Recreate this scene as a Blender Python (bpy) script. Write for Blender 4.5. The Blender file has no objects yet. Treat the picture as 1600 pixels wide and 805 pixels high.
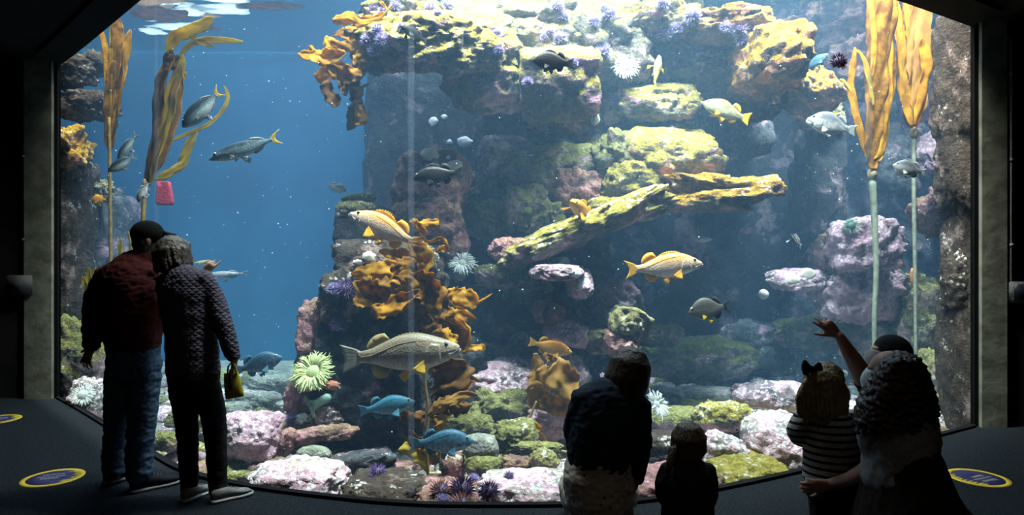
import bpy, bmesh, math, random
from mathutils import Vector, Matrix, noise, Quaternion
C = bpy.context.scene.collection
scn = bpy.context.scene
R = random.Random(7)
EYE, F, CX, CY = 1.55, 1000.0, 800.0, 402.5

# ---------------------------------------------------------------- camera, light, exposure
cam_data = bpy.data.cameras.new('camera')
cam_data.sensor_width = 36.0
cam_data.lens = 36.0 * F / 1600.0
cam = bpy.data.objects.new('camera', cam_data); C.objects.link(cam)
cam.location = (0, 0, EYE); cam.rotation_euler = (math.pi / 2, 0, 0)
scn.camera = cam
scn.view_settings.view_transform = 'Standard'
scn.view_settings.look = 'None'
scn.view_settings.exposure = 0.12
scn.view_settings.gamma = 1.0
scn.view_settings.use_curve_mapping = False
world = bpy.data.worlds.new('dark_hall'); scn.world = world
world.use_nodes = True
world.node_tree.nodes['Background'].inputs[0].default_value = (0.5, 0.6, 0.8, 1)
world.node_tree.nodes['Background'].inputs[1].default_value = 0.0
cy = scn.cycles
cy.max_bounces = 10; cy.diffuse_bounces = 3; cy.glossy_bounces = 3; cy.transparent_max_bounces = 24
cy.transmission_bounces = 4; cy.volume_bounces = 2
cy.caustics_reflective = False; cy.caustics_refractive = False
cy.sample_clamp_indirect = 4.0
cy.use_denoising = True

def light(name, typ, loc, rot, energy, color, **kw):
    d = bpy.data.lights.new(name, typ); d.energy = energy; d.color = color
    for k, v in kw.items(): setattr(d, k, v)
    o = bpy.data.objects.new(name, d); C.objects.link(o)
    o.location = loc; o.rotation_euler = rot
    return o
SUN_ROT = (math.radians(4), math.radians(9), 0)
light('daylight_sun', 'SUN', (0, 8, 9), SUN_ROT, 6.3, (1.0, 0.96, 0.85), angle=math.radians(3))
for _i, (_x, _y, _tx, _ty, _tz, _e) in enumerate(((-0.6, 5.0, -0.5, 7.6, 1.4, 330), (1.2, 5.0, 1.6, 8.4, 1.0, 320), (3.3, 5.8, 3.8, 8.8, 1.0, 420), (-3.6, 6.6, -5.4, 8.0, 1.5, 90))):
    _q = (Vector((_tx, _ty, _tz)) - Vector((_x, _y - 0.3, 6.4))).to_track_quat('-Z', 'Y')
    light('tank_lamp', 'AREA', (_x, _y - 0.3, 6.4), _q.to_euler(), _e, (1.0, 0.95, 0.84), shape='RECTANGLE', size=1.2, size_y=0.5, spread=math.radians(110))
light('skylight_fill', 'AREA', (0, 8.6, 8.4), (0, 0, 0), 1700.0, (0.75, 0.9, 1.0), shape='RECTANGLE', size=14.0, size_y=8.0)  # added cool overhead fill, no such fitting in view
light('hall_lamp', 'AREA', (0.4, 0.2, 3.6), (math.radians(14), 0, 0), 8.0, (1.0, 0.8, 0.62), shape='RECTANGLE', size=5.0, size_y=2.0)

# ---------------------------------------------------------------- helpers
def P(px, py, d):
    """Point that the photograph shows at pixel px, py, standing d metres in front of the camera plane."""
    return Vector(((px - CX) / F * d, d, EYE - (py - CY) / F * d))
def lerp(a, b, t): return a + (b - a) * t
def interp(tab, t):
    if t <= tab[0][0]: return tab[0][1]
    for (a, va), (b, vb) in zip(tab, tab[1:]):
        if t <= b:
            u = (t - a) / (b - a) if b > a else 0
            return va + (vb - va) * u
    return tab[-1][1]
def catmull(pts, n):
    """n points along a smooth curve through pts (any tuples or vectors of one length)."""
    k = len(pts)
    out = []
    for i in range(n):
        t = i / (n - 1) * (k - 1); j = min(int(t), k - 2); u = t - j
        p0, p1, p2, p3 = pts[max(j - 1, 0)], pts[j], pts[j + 1], pts[min(j + 2, k - 1)]
        out.append(tuple(0.5 * ((2 * b) + (c - a) * u + (2 * a - 5 * b + 4 * c - d) * u * u + (3 * b - a - 3 * c + d) * u ** 3)
                         for a, b, c, d in zip(p0, p1, p2, p3)))
    return out
class MB:
    """Collects vertices and faces; build() links them as ONE mesh object."""
    def __init__(s): s.v, s.f, s.m = [], [], []
    def add(s, vs, fs, mat=0):
        b = len(s.v); s.v += [tuple(v) for v in vs]
        s.f += [tuple(b + i for i in f) for f in fs]; s.m += [mat] * len(fs)
    def rings(s, rs, mat=0, cap=True):
        n = len(rs[0]); vs = [p for r in rs for p in r]; fs = []
        for i in range(len(rs) - 1):
            for j in range(n):
                k = (j + 1) % n
                fs.append((i * n + j, i * n + k, (i + 1) * n + k, (i + 1) * n + j))
        if cap:
            c0 = sum((Vector(p) for p in rs[0]), Vector()) / n; c1 = sum((Vector(p) for p in rs[-1]), Vector()) / n
            vs += [c0, c1]; a = len(vs) - 2
            for j in range(n):
                k = (j + 1) % n
                fs.append((a, k, j)); fs.append((a + 1, (len(rs) - 1) * n + j, (len(rs) - 1) * n + k))
        s.add(vs, fs, mat)
    def tube(s, path, radii, n=10, mat=0, flat=1.0, ref=Vector((0, 1, 0))):
        """Round tube along path; radii one value or one per point; rounded ends."""
        path = [Vector(p) for p in path]
        if not hasattr(radii, '__len__'): radii = [radii] * len(path)
        rs = []
        m = len(path)
        t0 = (path[1] - path[0]).normalized(); t1 = (path[-1] - path[-2]).normalized()
        stations = [(path[0] - t0 * radii[0] * 0.6, radii[0] * 0.6, t0)]
        for i in range(m):
            t = (path[min(i + 1, m - 1)] - path[max(i - 1, 0)])
            stations.append((path[i], radii[i], t.normalized() if t.length > 1e-9 else t0))
        stations.append((path[-1] + t1 * radii[-1] * 0.6, radii[-1] * 0.6, t1))
        for p, r, t in stations:
            a = t.cross(ref)
            if a.length < 0.05: a = t.cross(Vector((0.6, 0.2, 0.77)))
            a.normalize(); b = a.cross(t).normalized()
            rs.append([p + a * r * math.cos(2 * math.pi * j / n) + b * r * flat * math.sin(2 * math.pi * j / n) for j in range(n)])
        s.rings(rs, mat)
    def ball(s, c, rx, ry=None, rz=None, nu=12, nv=8, mat=0):
        ry = rx if ry is None else ry; rz = rx if rz is None else rz; c = Vector(c); rs = []
        for i in range(nv + 1):
            th = math.pi * (0.03 + 0.94 * i / nv)
            rs.append([c + Vector((rx * math.sin(th) * math.cos(2 * math.pi * j / nu), ry * math.sin(th) * math.sin(2 * math.pi * j / nu), rz * math.cos(th))) for j in range(nu)])
        s.rings(rs, mat)
    def cone(s, a, b, r, n=5, mat=0):
        a, b = Vector(a), Vector(b); t = (b - a).normalized(); u = t.orthogonal().normalized(); w = t.cross(u)
        vs = [a + u * r * math.cos(2 * math.pi * j / n) + w * r * math.sin(2 * math.pi * j / n) for j in range(n)] + [b]
        s.add(vs, [(j, (j + 1) % n, n) for j in range(n)], mat)
    def box(s, lo, hi, mat=0):
        x0, y0, z0 = lo; x1, y1, z1 = hi
        s.add([(x0, y0, z0), (x1, y0, z0), (x1, y1, z0), (x0, y1, z0), (x0, y0, z1), (x1, y0, z1), (x1, y1, z1), (x0, y1, z1)],
              [(0, 3, 2, 1), (4, 5, 6, 7), (0, 1, 5, 4), (1, 2, 6, 5), (2, 3, 7, 6), (3, 0, 4, 7)], mat)
    def grid(s, rows, mat=0, thick=0.0):
        """Sheet from rows of points; thick > 0 gives it two faces and a rim."""
        rows = [[Vector(p) for p in r] for r in rows]; nr, nc = len(rows), len(rows[0])
        if thick <= 0:
            s.add([p for r in rows for p in r], [(i * nc + j, i * nc + j + 1, (i + 1) * nc + j + 1, (i + 1) * nc + j) for i in range(nr - 1) for j in range(nc - 1)], mat)
            return
        nrm = []
        for i in range(nr):
            for j in range(nc):
                a = rows[min(i + 1, nr - 1)][j] - rows[max(i - 1, 0)][j]; b = rows[i][min(j + 1, nc - 1)] - rows[i][max(j - 1, 0)]
                c = b.cross(a); nrm.append(c.normalized() if c.length > 1e-12 else Vector((0, 1, 0)))
        flat = [p for r in rows for p in r]
        vs = [p + q * thick / 2 for p, q in zip(flat, nrm)] + [p - q * thick / 2 for p, q in zip(flat, nrm)]
        N = nr * nc; fs = []
        for i in range(nr - 1):
            for j in range(nc - 1):
                q = (i * nc + j, i * nc + j + 1, (i + 1) * nc + j + 1, (i + 1) * nc + j)
                fs.append(q); fs.append(tuple(N + k for k in reversed(q)))
        rim = [j for j in range(nc)] + [i * nc + nc - 1 for i in range(1, nr)] + [(nr - 1) * nc + j for j in range(nc - 2, -1, -1)] + [i * nc for i in range(nr - 2, 0, -1)]
        for k in range(len(rim)):
            a, b = rim[k], rim[(k + 1) % len(rim)]
            fs.append((b, a, N + a, N + b))
        s.add(vs, fs, mat)
    def xform(s, M): s.v = [tuple(M @ Vector(v)) for v in s.v]; return s
    def mesh(s, name, mats, smooth=True):
        me = bpy.data.meshes.new(name); me.from_pydata(s.v, [], s.f)
        for m in (mats if isinstance(mats, (list, tuple)) else [mats]): me.materials.append(m)
        me.polygons.foreach_set('material_index', s.m)
        me.polygons.foreach_set('use_smooth', [smooth] * len(s.f))
        me.update(); return me
    def build(s, name, mats, parent=None, smooth=True):
        o = bpy.data.objects.new(name, s.mesh(name, mats, smooth)); C.objects.link(o)
        if parent is not None: o.parent = parent
        return o
def local(o):
    """Moves a mesh object's origin to the bottom middle of its own box, so that the thing stands on its origin."""
    vs = [v.co for v in o.data.vertices]
    c = Vector((sum(v.x for v in vs) / len(vs), sum(v.y for v in vs) / len(vs), min(v.z for v in vs)))
    o.data.transform(Matrix.Translation(-c)); o.location = o.location + c
    return o
def tag(o, label=None, cat=None, group=None, kind=None):
    if label: o['label'] = label
    if cat: o['category'] = cat
    if group: o['group'] = group
    if kind: o['kind'] = kind
    return o
def empty(name, loc, label, cat, group=None):
    o = bpy.data.objects.new(name, None); C.objects.link(o); o.location = loc; o.empty_display_size = 0.1
    return tag(o, label, cat, group)
def struct(o): o['kind'] = 'structure'; return o
def into(o, root):
    """Parents a mesh built in world coordinates under its thing's Empty without moving it (Empties here are only translated)."""
    o.data.transform(Matrix.Translation(-root.location)); o.parent = root
    return o

# ---------------------------------------------------------------- materials
def new_mat(name):
    m = bpy.data.materials.new(name); m.use_nodes = True
    nt = m.node_tree; return m, nt, nt.nodes, nt.links, nt.nodes['Principled BSDF']
def nd(nt, typ, **kw):
    n = nt.nodes.new(typ)
    for k, v in kw.items():
        if isinstance(k, str) and k.startswith('i_'):
            n.inputs[int(k[2:]) if k[2:].isdigit() else k[2:]].default_value = v
        else: setattr(n, k, v)
    return n
def c4(c): return (c[0], c[1], c[2], 1)
def mixc(nt, fac, a, b):
    n = nt.nodes.new('ShaderNodeMix'); n.data_type = 'RGBA'
    for sock, v in ((n.inputs[0], fac), (n.inputs[6], a), (n.inputs[7], b)):
        if hasattr(v, 'is_linked') or hasattr(v, 'links'): nt.links.new(v, sock)
        else: sock.default_value = v if not isinstance(v, tuple) else c4(v)
    return n.outputs[2]
def ramp(nt, src, a, b, va=0.0, vb=1.0):
    n = nd(nt, 'ShaderNodeMapRange'); n.interpolation_type = 'SMOOTHSTEP'
    nt.links.new(src, n.inputs[0])
    for k, v in zip((1, 2, 3, 4), (a, b, va, vb)): n.inputs[k].default_value = v
    return n.outputs[0]
def math_n(nt, op, a, b=0.0):
    n = nd(nt, 'ShaderNodeMath', operation=op)
    for sock, v in ((n.inputs[0], a), (n.inputs[1], b)):
        if hasattr(v, 'links'): nt.links.new(v, sock)
        else: sock.default_value = v
    return n.outputs[0]
def noise_n(nt, vec, scale, detail=3.0, rough=0.55, dist=0.0):
    n = nd(nt, 'ShaderNodeTexNoise'); n.inputs['Scale'].default_value = scale; n.inputs['Detail'].default_value = detail
    n.inputs['Roughness'].default_value = rough; n.inputs['Distortion'].default_value = dist
    if vec is not None: nt.links.new(vec, n.inputs['Vector'])
    return n.outputs[0]
def plain(name, col, rough=0.8, col2=None, scale=20.0, bump=0.0, metal=0.0, spec=None, sheen=0.0):
    """A surface of one colour, faintly mottled towards col2."""
    m, nt, n, l, bs = new_mat(name)
    tc = nd(nt, 'ShaderNodeTexCoord'); ns = noise_n(nt, tc.outputs['Object'], scale, 4)
    l.new(mixc(nt, ramp(nt, ns, 0.35, 0.65), col, col2 if col2 else tuple(x * 0.8 for x in col)), bs.inputs['Base Color'])
    bs.inputs['Roughness'].default_value = rough; bs.inputs['Metallic'].default_value = metal
    if spec is not None: bs.inputs['Specular IOR Level'].default_value = spec
    if bump:
        b = nd(nt, 'ShaderNodeBump'); b.inputs['Strength'].default_value = bump; b.inputs['Distance'].default_value = 0.02
        l.new(ns, b.inputs['Height']); l.new(b.outputs[0], bs.inputs['Normal'])
    return m
def rock_mat(name, dark, mid, algae, algae_amt, pink=(0.5, 0.26, 0.36), pink_amt=0.3, white_amt=0.3, white=(0.72, 0.68, 0.6)):
    """Stone with algae growing on its upper faces, crusts of coralline pink and specks of barnacle white."""
    m, nt, n, l, bs = new_mat(name)
    tc = nd(nt, 'ShaderNodeTexCoord'); oi = nd(nt, 'ShaderNodeObjectInfo')
    off = nd(nt, 'ShaderNodeVectorMath', operation='SCALE'); comb = nd(nt, 'ShaderNodeCombineXYZ')
    for i in range(3): l.new(oi.outputs['Random'], comb.inputs[i])
    l.new(comb.outputs[0], off.inputs[0]); off.inputs['Scale'].default_value = 37.0
    add = nd(nt, 'ShaderNodeVectorMath', operation='ADD'); l.new(tc.outputs['Object'], add.inputs[0]); l.new(off.outputs[0], add.inputs[1])
    vec = add.outputs[0]
    n1 = noise_n(nt, vec, 5.0, 6, 0.65); n2 = noise_n(nt, vec, 16.0, 5, 0.7); n3 = noise_n(nt, vec, 2.6, 4, 0.6, 0.4); n4 = noise_n(nt, vec, 40.0, 3, 0.6); n5 = noise_n(nt, vec, 3.7, 5, 0.6)
    base = mixc(nt, ramp(nt, n1, 0.36, 0.62), dark, mid)
    base = mixc(nt, ramp(nt, n2, 0.62, 0.4, 0.0, 0.55), base, tuple(x * 0.45 for x in dark))
    geo = nd(nt, 'ShaderNodeNewGeometry'); sx = nd(nt, 'ShaderNodeSeparateXYZ'); l.new(geo.outputs['Normal'], sx.inputs[0])
    up = ramp(nt, sx.outputs[2], -0.45, 0.6)
    k = 0.62 - 0.36 * pink_amt
    base = mixc(nt, ramp(nt, n3, k, k + 0.09, 0, 0.85), base, mixc(nt, ramp(nt, n2, 0.4, 0.6), pink, tuple(min(1, x * 1.5 + 0.05) for x in pink)))
    am = math_n(nt, 'ADD', math_n(nt, 'MULTIPLY', up, 0.55 * algae_amt + 0.1), math_n(nt, 'MULTIPLY', n5, 0.62))
    am = ramp(nt, am, 0.78 - 0.34 * algae_amt, 0.96 - 0.34 * algae_amt)
    alg = mixc(nt, ramp(nt, n2, 0.38, 0.62), tuple(x * 0.5 for x in algae), algae)
    alg = mixc(nt, ramp(nt, n4, 0.52, 0.7, 0, 0.6), alg, tuple(min(1, x * 1.25 + 0.06) for x in algae))
    base = mixc(nt, math_n(nt, 'MULTIPLY', am, min(1.0, algae_amt * 1.6)), base, alg)
    vo = nd(nt, 'ShaderNodeTexVoronoi'); vo.inputs['Scale'].default_value = 26.0; l.new(vec, vo.inputs['Vector'])
    wm = math_n(nt, 'MULTIPLY', ramp(nt, noise_n(nt, vec, 4.2, 5, 0.7), 0.66 - 0.3 * white_amt, 0.76 - 0.3 * white_amt), ramp(nt, vo.outputs['Distance'], 0.55, 0.3))
    wm = math_n(nt, 'MULTIPLY', wm, math_n(nt, 'ADD', math_n(nt, 'MULTIPLY', up, 0.75), 0.25))
    base = mixc(nt, wm, base, white)
    l.new(base, bs.inputs['Base Color']); bs.inputs['Roughness'].default_value = 0.9; bs.inputs['Specular IOR Level'].default_value = 0.15
    b = nd(nt, 'ShaderNodeBump'); b.inputs['Strength'].default_value = 0.9; b.inputs['Distance'].default_value = 0.05
    l.new(math_n(nt, 'ADD', n2, math_n(nt, 'MULTIPLY', n4, 0.6)), b.inputs['Height']); l.new(b.outputs[0], bs.inputs['Normal'])
    return m
ROCK = {
 'algae':  rock_mat('mossy_stone', (0.13, 0.12, 0.10), (0.26, 0.22, 0.17), (0.38, 0.31, 0.06), 0.95, pink_amt=0.25, white_amt=0.55),
 'moss':   rock_mat('soft_moss_stone', (0.13, 0.13, 0.11), (0.25, 0.24, 0.2), (0.25, 0.24, 0.08), 0.8, pink=(0.38, 0.26, 0.3), pink_amt=0.35, white_amt=0.35),
 'gold':   rock_mat('golden_algae_stone', (0.13, 0.11, 0.1), (0.3, 0.2, 0.13), (0.55, 0.31, 0.04), 1.0, pink=(0.45, 0.2, 0.12), pink_amt=0.3, white_amt=0.5),
 'white':  rock_mat('barnacled_stone', (0.16, 0.15, 0.13), (0.28, 0.255, 0.2), (0.30, 0.27, 0.10), 0.8, pink=(0.5, 0.35, 0.35), pink_amt=0.3, white_amt=0.55, white=(0.55, 0.52, 0.45)),
 'pink':   rock_mat('coralline_stone', (0.16, 0.12, 0.14), (0.30, 0.22, 0.23), (0.45, 0.36, 0.2), 0.2, pink=(0.5, 0.3, 0.36), pink_amt=0.7, white_amt=0.75, white=(0.85, 0.76, 0.76)),
 'rust':   rock_mat('rusty_stone', (0.15, 0.09, 0.09), (0.28, 0.17, 0.13), (0.42, 0.27, 0.12), 0.5, pink=(0.36, 0.17, 0.17), pink_amt=0.45, white_amt=0.3),
 'deep':   rock_mat('shade_darkened_stone', (0.025, 0.03, 0.036), (0.055, 0.056, 0.06), (0.08, 0.09, 0.06), 0.15, pink=(0.14, 0.09, 0.1), pink_amt=0.2, white_amt=0.1),  # darker copy of the stone; shade of the hollows put into its colour
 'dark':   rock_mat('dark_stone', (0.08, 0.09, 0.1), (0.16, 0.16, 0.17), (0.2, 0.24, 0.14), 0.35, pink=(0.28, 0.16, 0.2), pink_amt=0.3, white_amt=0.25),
 'brown':  rock_mat('brown_stone', (0.055, 0.04, 0.032), (0.10, 0.075, 0.056), (0.24, 0.19, 0.07), 0.4, pink=(0.18, 0.12, 0.10), pink_amt=0.15, white_amt=0.4),
 'grey':   rock_mat('grey_stone', (0.22, 0.22, 0.2), (0.4, 0.4, 0.33), (0.36, 0.4, 0.24), 0.45, pink=(0.4, 0.32, 0.34), pink_amt=0.1, white_amt=0.2),
 'pale':   rock_mat('pale_chalk_stone', (0.3, 0.26, 0.26), (0.55, 0.48, 0.46), (0.5, 0.46, 0.2), 0.45, pink=(0.62, 0.36, 0.42), pink_amt=0.55, white_amt=1.1, white=(0.9, 0.86, 0.82)),
}
M_concrete = plain('bare_concrete', (0.21, 0.21, 0.16), 0.95, (0.12, 0.12, 0.09), 6.0, 0.4)
M_black = plain('matt_black_paint', (0.008, 0.009, 0.011), 0.9, (0.012, 0.012, 0.013), 8.0, spec=0.1)
M_wall = plain('dark_hall_wall', (0.02, 0.019, 0.018), 0.95, (0.013, 0.013, 0.014), 5.0, spec=0.1)
M_carpet = plain('dark_carpet', (0.017, 0.021, 0.025), 1.0, (0.008, 0.0105, 0.013), 55.0, 0.5, spec=0.05)
M_gasket = plain('black_rubber', (0.006, 0.006, 0.007), 0.8, spec=0.1)
M_sand = plain('pale_sand', (0.26, 0.25, 0.19), 0.95, (0.13, 0.13, 0.10), 5.0, 0.6, spec=0.1)
M_back = plain('water_blue_tank_wall', (0.011, 0.14, 0.25), 0.95, (0.008, 0.11, 0.21), 1.2, spec=0.1)  # blue of the far water haze put into the wall colour
M_pane = bpy.data.materials.new('clear_acrylic'); M_pane.use_nodes = True
_nt = M_pane.node_tree; _nt.nodes.remove(_nt.nodes['Principled BSDF'])
_t = nd(_nt, 'ShaderNodeBsdfTransparent'); _t.inputs[0].default_value = (0.97, 0.985, 0.985, 1)
_nt.links.new(_t.outputs[0], _nt.nodes['Material Output'].inputs['Surface'])
M_water = bpy.data.materials.new('sea_water'); M_water.use_nodes = True
_nt = M_water.node_tree; _nt.nodes.remove(_nt.nodes['Principled BSDF'])
_a = nd(_nt, 'ShaderNodeVolumeScatter'); _a.inputs['Color'].default_value = (0.34, 0.63, 1.0, 1); _a.inputs['Density'].default_value = 0.034; _a.inputs['Anisotropy'].default_value = 0.2
_b = nd(_nt, 'ShaderNodeVolumeAbsorption'); _b.inputs['Color'].default_value = (0.35, 0.72, 0.95, 1); _b.inputs['Density'].default_value = 0.13
_s = nd(_nt, 'ShaderNodeAddShader'); _nt.links.new(_a.outputs[0], _s.inputs[0]); _nt.links.new(_b.outputs[0], _s.inputs[1])
_nt.links.new(_s.outputs[0], _nt.nodes['Material Output'].inputs['Volume'])
M_surface = bpy.data.materials.new('water_surface'); M_surface.use_nodes = True
_nt = M_surface.node_tree; _nt.nodes.remove(_nt.nodes['Principled BSDF'])
_f = nd(_nt, 'ShaderNodeFresnel'); _f.inputs[0].default_value = 1.33
_t = nd(_nt, 'ShaderNodeBsdfTransparent'); _g = nd(_nt, 'ShaderNodeBsdfGlossy'); _g.inputs['Roughness'].default_value = 0.03
_m = nd(_nt, 'ShaderNodeMixShader'); _nt.links.new(_f.outputs[0], _m.inputs[0]); _nt.links.new(_t.outputs[0], _m.inputs[1]); _nt.links.new(_g.outputs[0], _m.inputs[2])
_nt.links.new(_m.outputs[0], _nt.nodes['Material Output'].inputs['Surface'])

# ---------------------------------------------------------------- the setting
BOTTOM = [(92, 622), (120, 637), (165, 664), (237, 708), (275, 730), (309, 742), (351, 753), (430, 766), (560, 781), (640, 787), (700, 789), (850, 789), (990, 784), (1115, 765), (1250, 736), (1365, 706), (1440, 687), (1520, 666)]
TOPZ, WATERZ, YB, BED = 3.68, 4.9, 10.6, -0.27
def foot(px, py):
    d = EYE * F / (py - CY); return ((px - CX) / F * d, d)
CURVE = [foot(*q) for q in BOTTOM]
PXS = [q[0] for q in BOTTOM]
def curve_piece(i0, i1, per=3):
    pts = catmull(CURVE, (len(CURVE) - 1) * per + 1); return pts[i0 * per:i1 * per + 1]
def wall_of(mb, pts, z0, z1, off0, off1):
    """An upright slab along a plan curve, between two offsets along y."""
    n = len(pts)
    ring = [[(x, y + off0, z0), (x, y + off0, z1), (x, y + off1, z1), (x, y + off1, z0)] for x, y in pts]
    vs = [p for r in ring for p in r]; fs = []
    for i in range(n - 1):
        for j in range(4):
            k = (j + 1) % 4; fs.append((i * 4 + j, (i + 1) * 4 + j, (i + 1) * 4 + k, i * 4 + k))
    fs.append((0, 1, 2, 3)); fs.append(tuple((n - 1) * 4 + j for j in (3, 2, 1, 0))); mb.add(vs, fs)
for k, (a, b) in enumerate(((0, 3), (3, 9), (9, 15), (15, 17))):
    mb = MB(); wall_of(mb, curve_piece(a, b), 0.0, TOPZ + 0.1, 0.0, 0.05)
    struct(mb.build('window_%d' % (k + 1), M_pane, smooth=False))
full = curve_piece(0, len(CURVE) - 1)
mb = MB(); wall_of(mb, full, -0.02, 0.022, -0.05, -0.005); struct(mb.build('trim_1', M_gasket, smooth=False))
M_seam = bpy.data.materials.new('acrylic_joint'); M_seam.use_nodes = True
_nt = M_seam.node_tree; _nt.nodes.remove(_nt.nodes['Principled BSDF'])
_t = nd(_nt, 'ShaderNodeBsdfTransparent'); _g = nd(_nt, 'ShaderNodeBsdfTranslucent'); _g.inputs[0].default_value = (0.7, 0.78, 0.95, 1)
_m = nd(_nt, 'ShaderNodeMixShader'); _m.inputs[0].default_value = 0.05; _nt.links.new(_t.outputs[0], _m.inputs[1]); _nt.links.new(_g.outputs[0], _m.inputs[2]); _nt.links.new(_m.outputs[0], _nt.nodes['Material Output'].inputs['Surface'])
for k, (i, w) in enumerate(((3, 0.03), (9, 0.038), (15, 0.045))):
    x, y = CURVE[i]; mb = MB(); mb.box((x - w / 2, y + 0.055, 0.03), (x + w / 2, y + 0.075, TOPZ)); struct(mb.build('trim_%d' % (k + 2), M_seam, smooth=False))
# header above the window, hall ceiling, hall floor
mb = MB(); wall_of(mb, full, TOPZ, 5.0, -0.35, 0.02); struct(mb.build('wall_front', M_black, smooth=False))
xl, yl = CURVE[0]; xr, yr = CURVE[-1]
ext = [(-9.0, yl + 0.02)] + list(full) + [(9.0, yr + 0.02)]
def slab(name, m, z0, z1, off=0.0):
    mb = MB(); n = len(ext)
    top = [(x, y + off, z1) for x, y in ext]; bot = [(x, y + off, z0) for x, y in ext]
    tf = [(x, -4.0, z1) for x, y in ext]; bf = [(x, -4.0, z0) for x, y in ext]
    mb.grid([tf, top]); mb.grid([bot, bf]); mb.grid([top, bot]); mb.grid([bf, tf])
    return struct(mb.build(name, m, smooth=False))
slab('floor', M_carpet, -0.1, 0.0)
slab('ceiling', M_black, 3.72, 3.9)
# concrete piers at both ends of the window and the dark walls beyond them
mb = MB(); mb.box((xl - 0.04, yl - 0.02, 0), (xl, yl + 0.03, 3.8)); mb.box((xr, yr - 0.02, 0), (xr + 0.04, yr + 0.03, 3.8)); struct(mb.build('trim_5', M_gasket, smooth=False))
def pier(name, x0, x1, y):
    mb = MB(); mb.box((x0, y - 0.06, 0), (x1, y + 0.03, 3.8)); return struct(mb.build(name, M_concrete, smooth=False))
pier('pillar_1', P(44, 0, yl).x, xl - 0.04, yl); pier('pillar_2', xr + 0.04, P(1566, 0, yr).x, yr)
mb = MB(); mb.box((-9, yl + 0.0, 0), (P(44, 0, yl).x, yl + 0.3, 3.8)); struct(mb.build('wall_left', M_wall, smooth=False))
mb = MB(); mb.box((P(1566, 0, yr).x, yr + 0.0, 0), (9, yr + 0.3, 3.8)); struct(mb.build('wall_right', M_wall, smooth=False))
mb = MB(); mb.box((-9.3, -4, 0), (-9, 8, 3.8)); mb.box((9, -4, 0), (9.3, 8, 3.8)); mb.box((-9.3, -4.3, 0), (9.3, -4, 3.8)); struct(mb.build('wall_back', M_wall, smooth=False))
mb = MB(); wall_of(mb, full, -0.5, 0.0, 0.0, 0.055); struct(mb.build('baseboard_front', M_gasket, smooth=False))
# the tank: back wall, side walls, sand bed, water and its surface
mb = MB(); mb.box((-8, YB + 0.02, -0.5), (8, YB + 0.2, 5.2)); struct(mb.build('wall_tank_back', M_back, smooth=False))
mb = MB(); mb.box((-7.2, yl + 0.3, -0.5), (-7.0, YB, 5.2)); struct(mb.build('wall_tank_left', M_back, smooth=False))
mb = MB(); mb.box((7.0, yr + 0.3, -0.5), (7.2, YB, 5.2)); struct(mb.build('wall_tank_right', M_back, smooth=False))
tank = [(-7.0, yl + 0.31)] + [(x, y + 0.06) for x, y in full] + [(7.0, yr + 0.31)]
def sand_z(x, y): return 0.05 * noise.noise(Vector((x * 0.9, y * 0.9, 3.0))) + 0.012 * noise.noise(Vector((x * 7, y * 7, 1.0))) + 0.02 * max(0, y - 5)
mb = MB(); mb.grid([[(x, lerp(y, YB, t), BED + sand_z(x, lerp(y, YB, t))) for x, y in [(lerp(a[0], b[0], s), lerp(a[1], b[1], s)) for a, b in zip(tank, tank[1:]) for s in (0, 0.5)]] for t in [(i / 60) ** 1.3 for i in range(61)]])
sb = mb.build('sea_bed', M_sand); sb['kind'] = 'structure'
mb = MB(); n = len(tank); top = [(x, y, WATERZ) for x, y in tank]; bot = [(x, y, BED - 0.12) for x, y in tank]; tb = [(x, YB, WATERZ) for x, y in tank]; bb = [(x, YB, BED - 0.12) for x, y in tank]
mb.grid([top, tb]); mb.grid([bot, top]); mb.grid([bb, bot]); mb.grid([tb, bb])
mb.add([top[0], bot[0], bb[0], tb[0]], [(0, 1, 2, 3)]); mb.add([top[-1], bot[-1], bb[-1], tb[-1]], [(3, 2, 1, 0)])
bm = bmesh.new(); me = mb.mesh('water', M_water, False); bm.from_mesh(me); bmesh.ops.remove_doubles(bm, verts=bm.verts, dist=1e-5); bmesh.ops.recalc_face_normals(bm, faces=bm.faces); bm.to_mesh(me); bm.free()
wo = bpy.data.objects.new('water', me); C.objects.link(wo); wo['kind'] = 'structure'
def wave(x, y): return 0.03 * noise.noise(Vector((x * 0.7, y * 1.6, 0))) + 0.018 * noise.noise(Vector((x * 1.7, y * 4.0, 5))) + 0.005 * noise.noise(Vector((x * 5, y * 12, 2)))
mb = MB(); mb.grid([[(x, lerp(y, YB, t), WATERZ + 0.06 + wave(x, lerp(y, YB, t))) for x, y in [(lerp(a[0], b[0], s), lerp(a[1], b[1], s)) for a, b in zip(tank, tank[1:]) for s in (0, 0.34, 0.67)]] for t in [i / 150 for i in range(151)]])
struct(mb.build('water_surface', M_surface))
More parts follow.
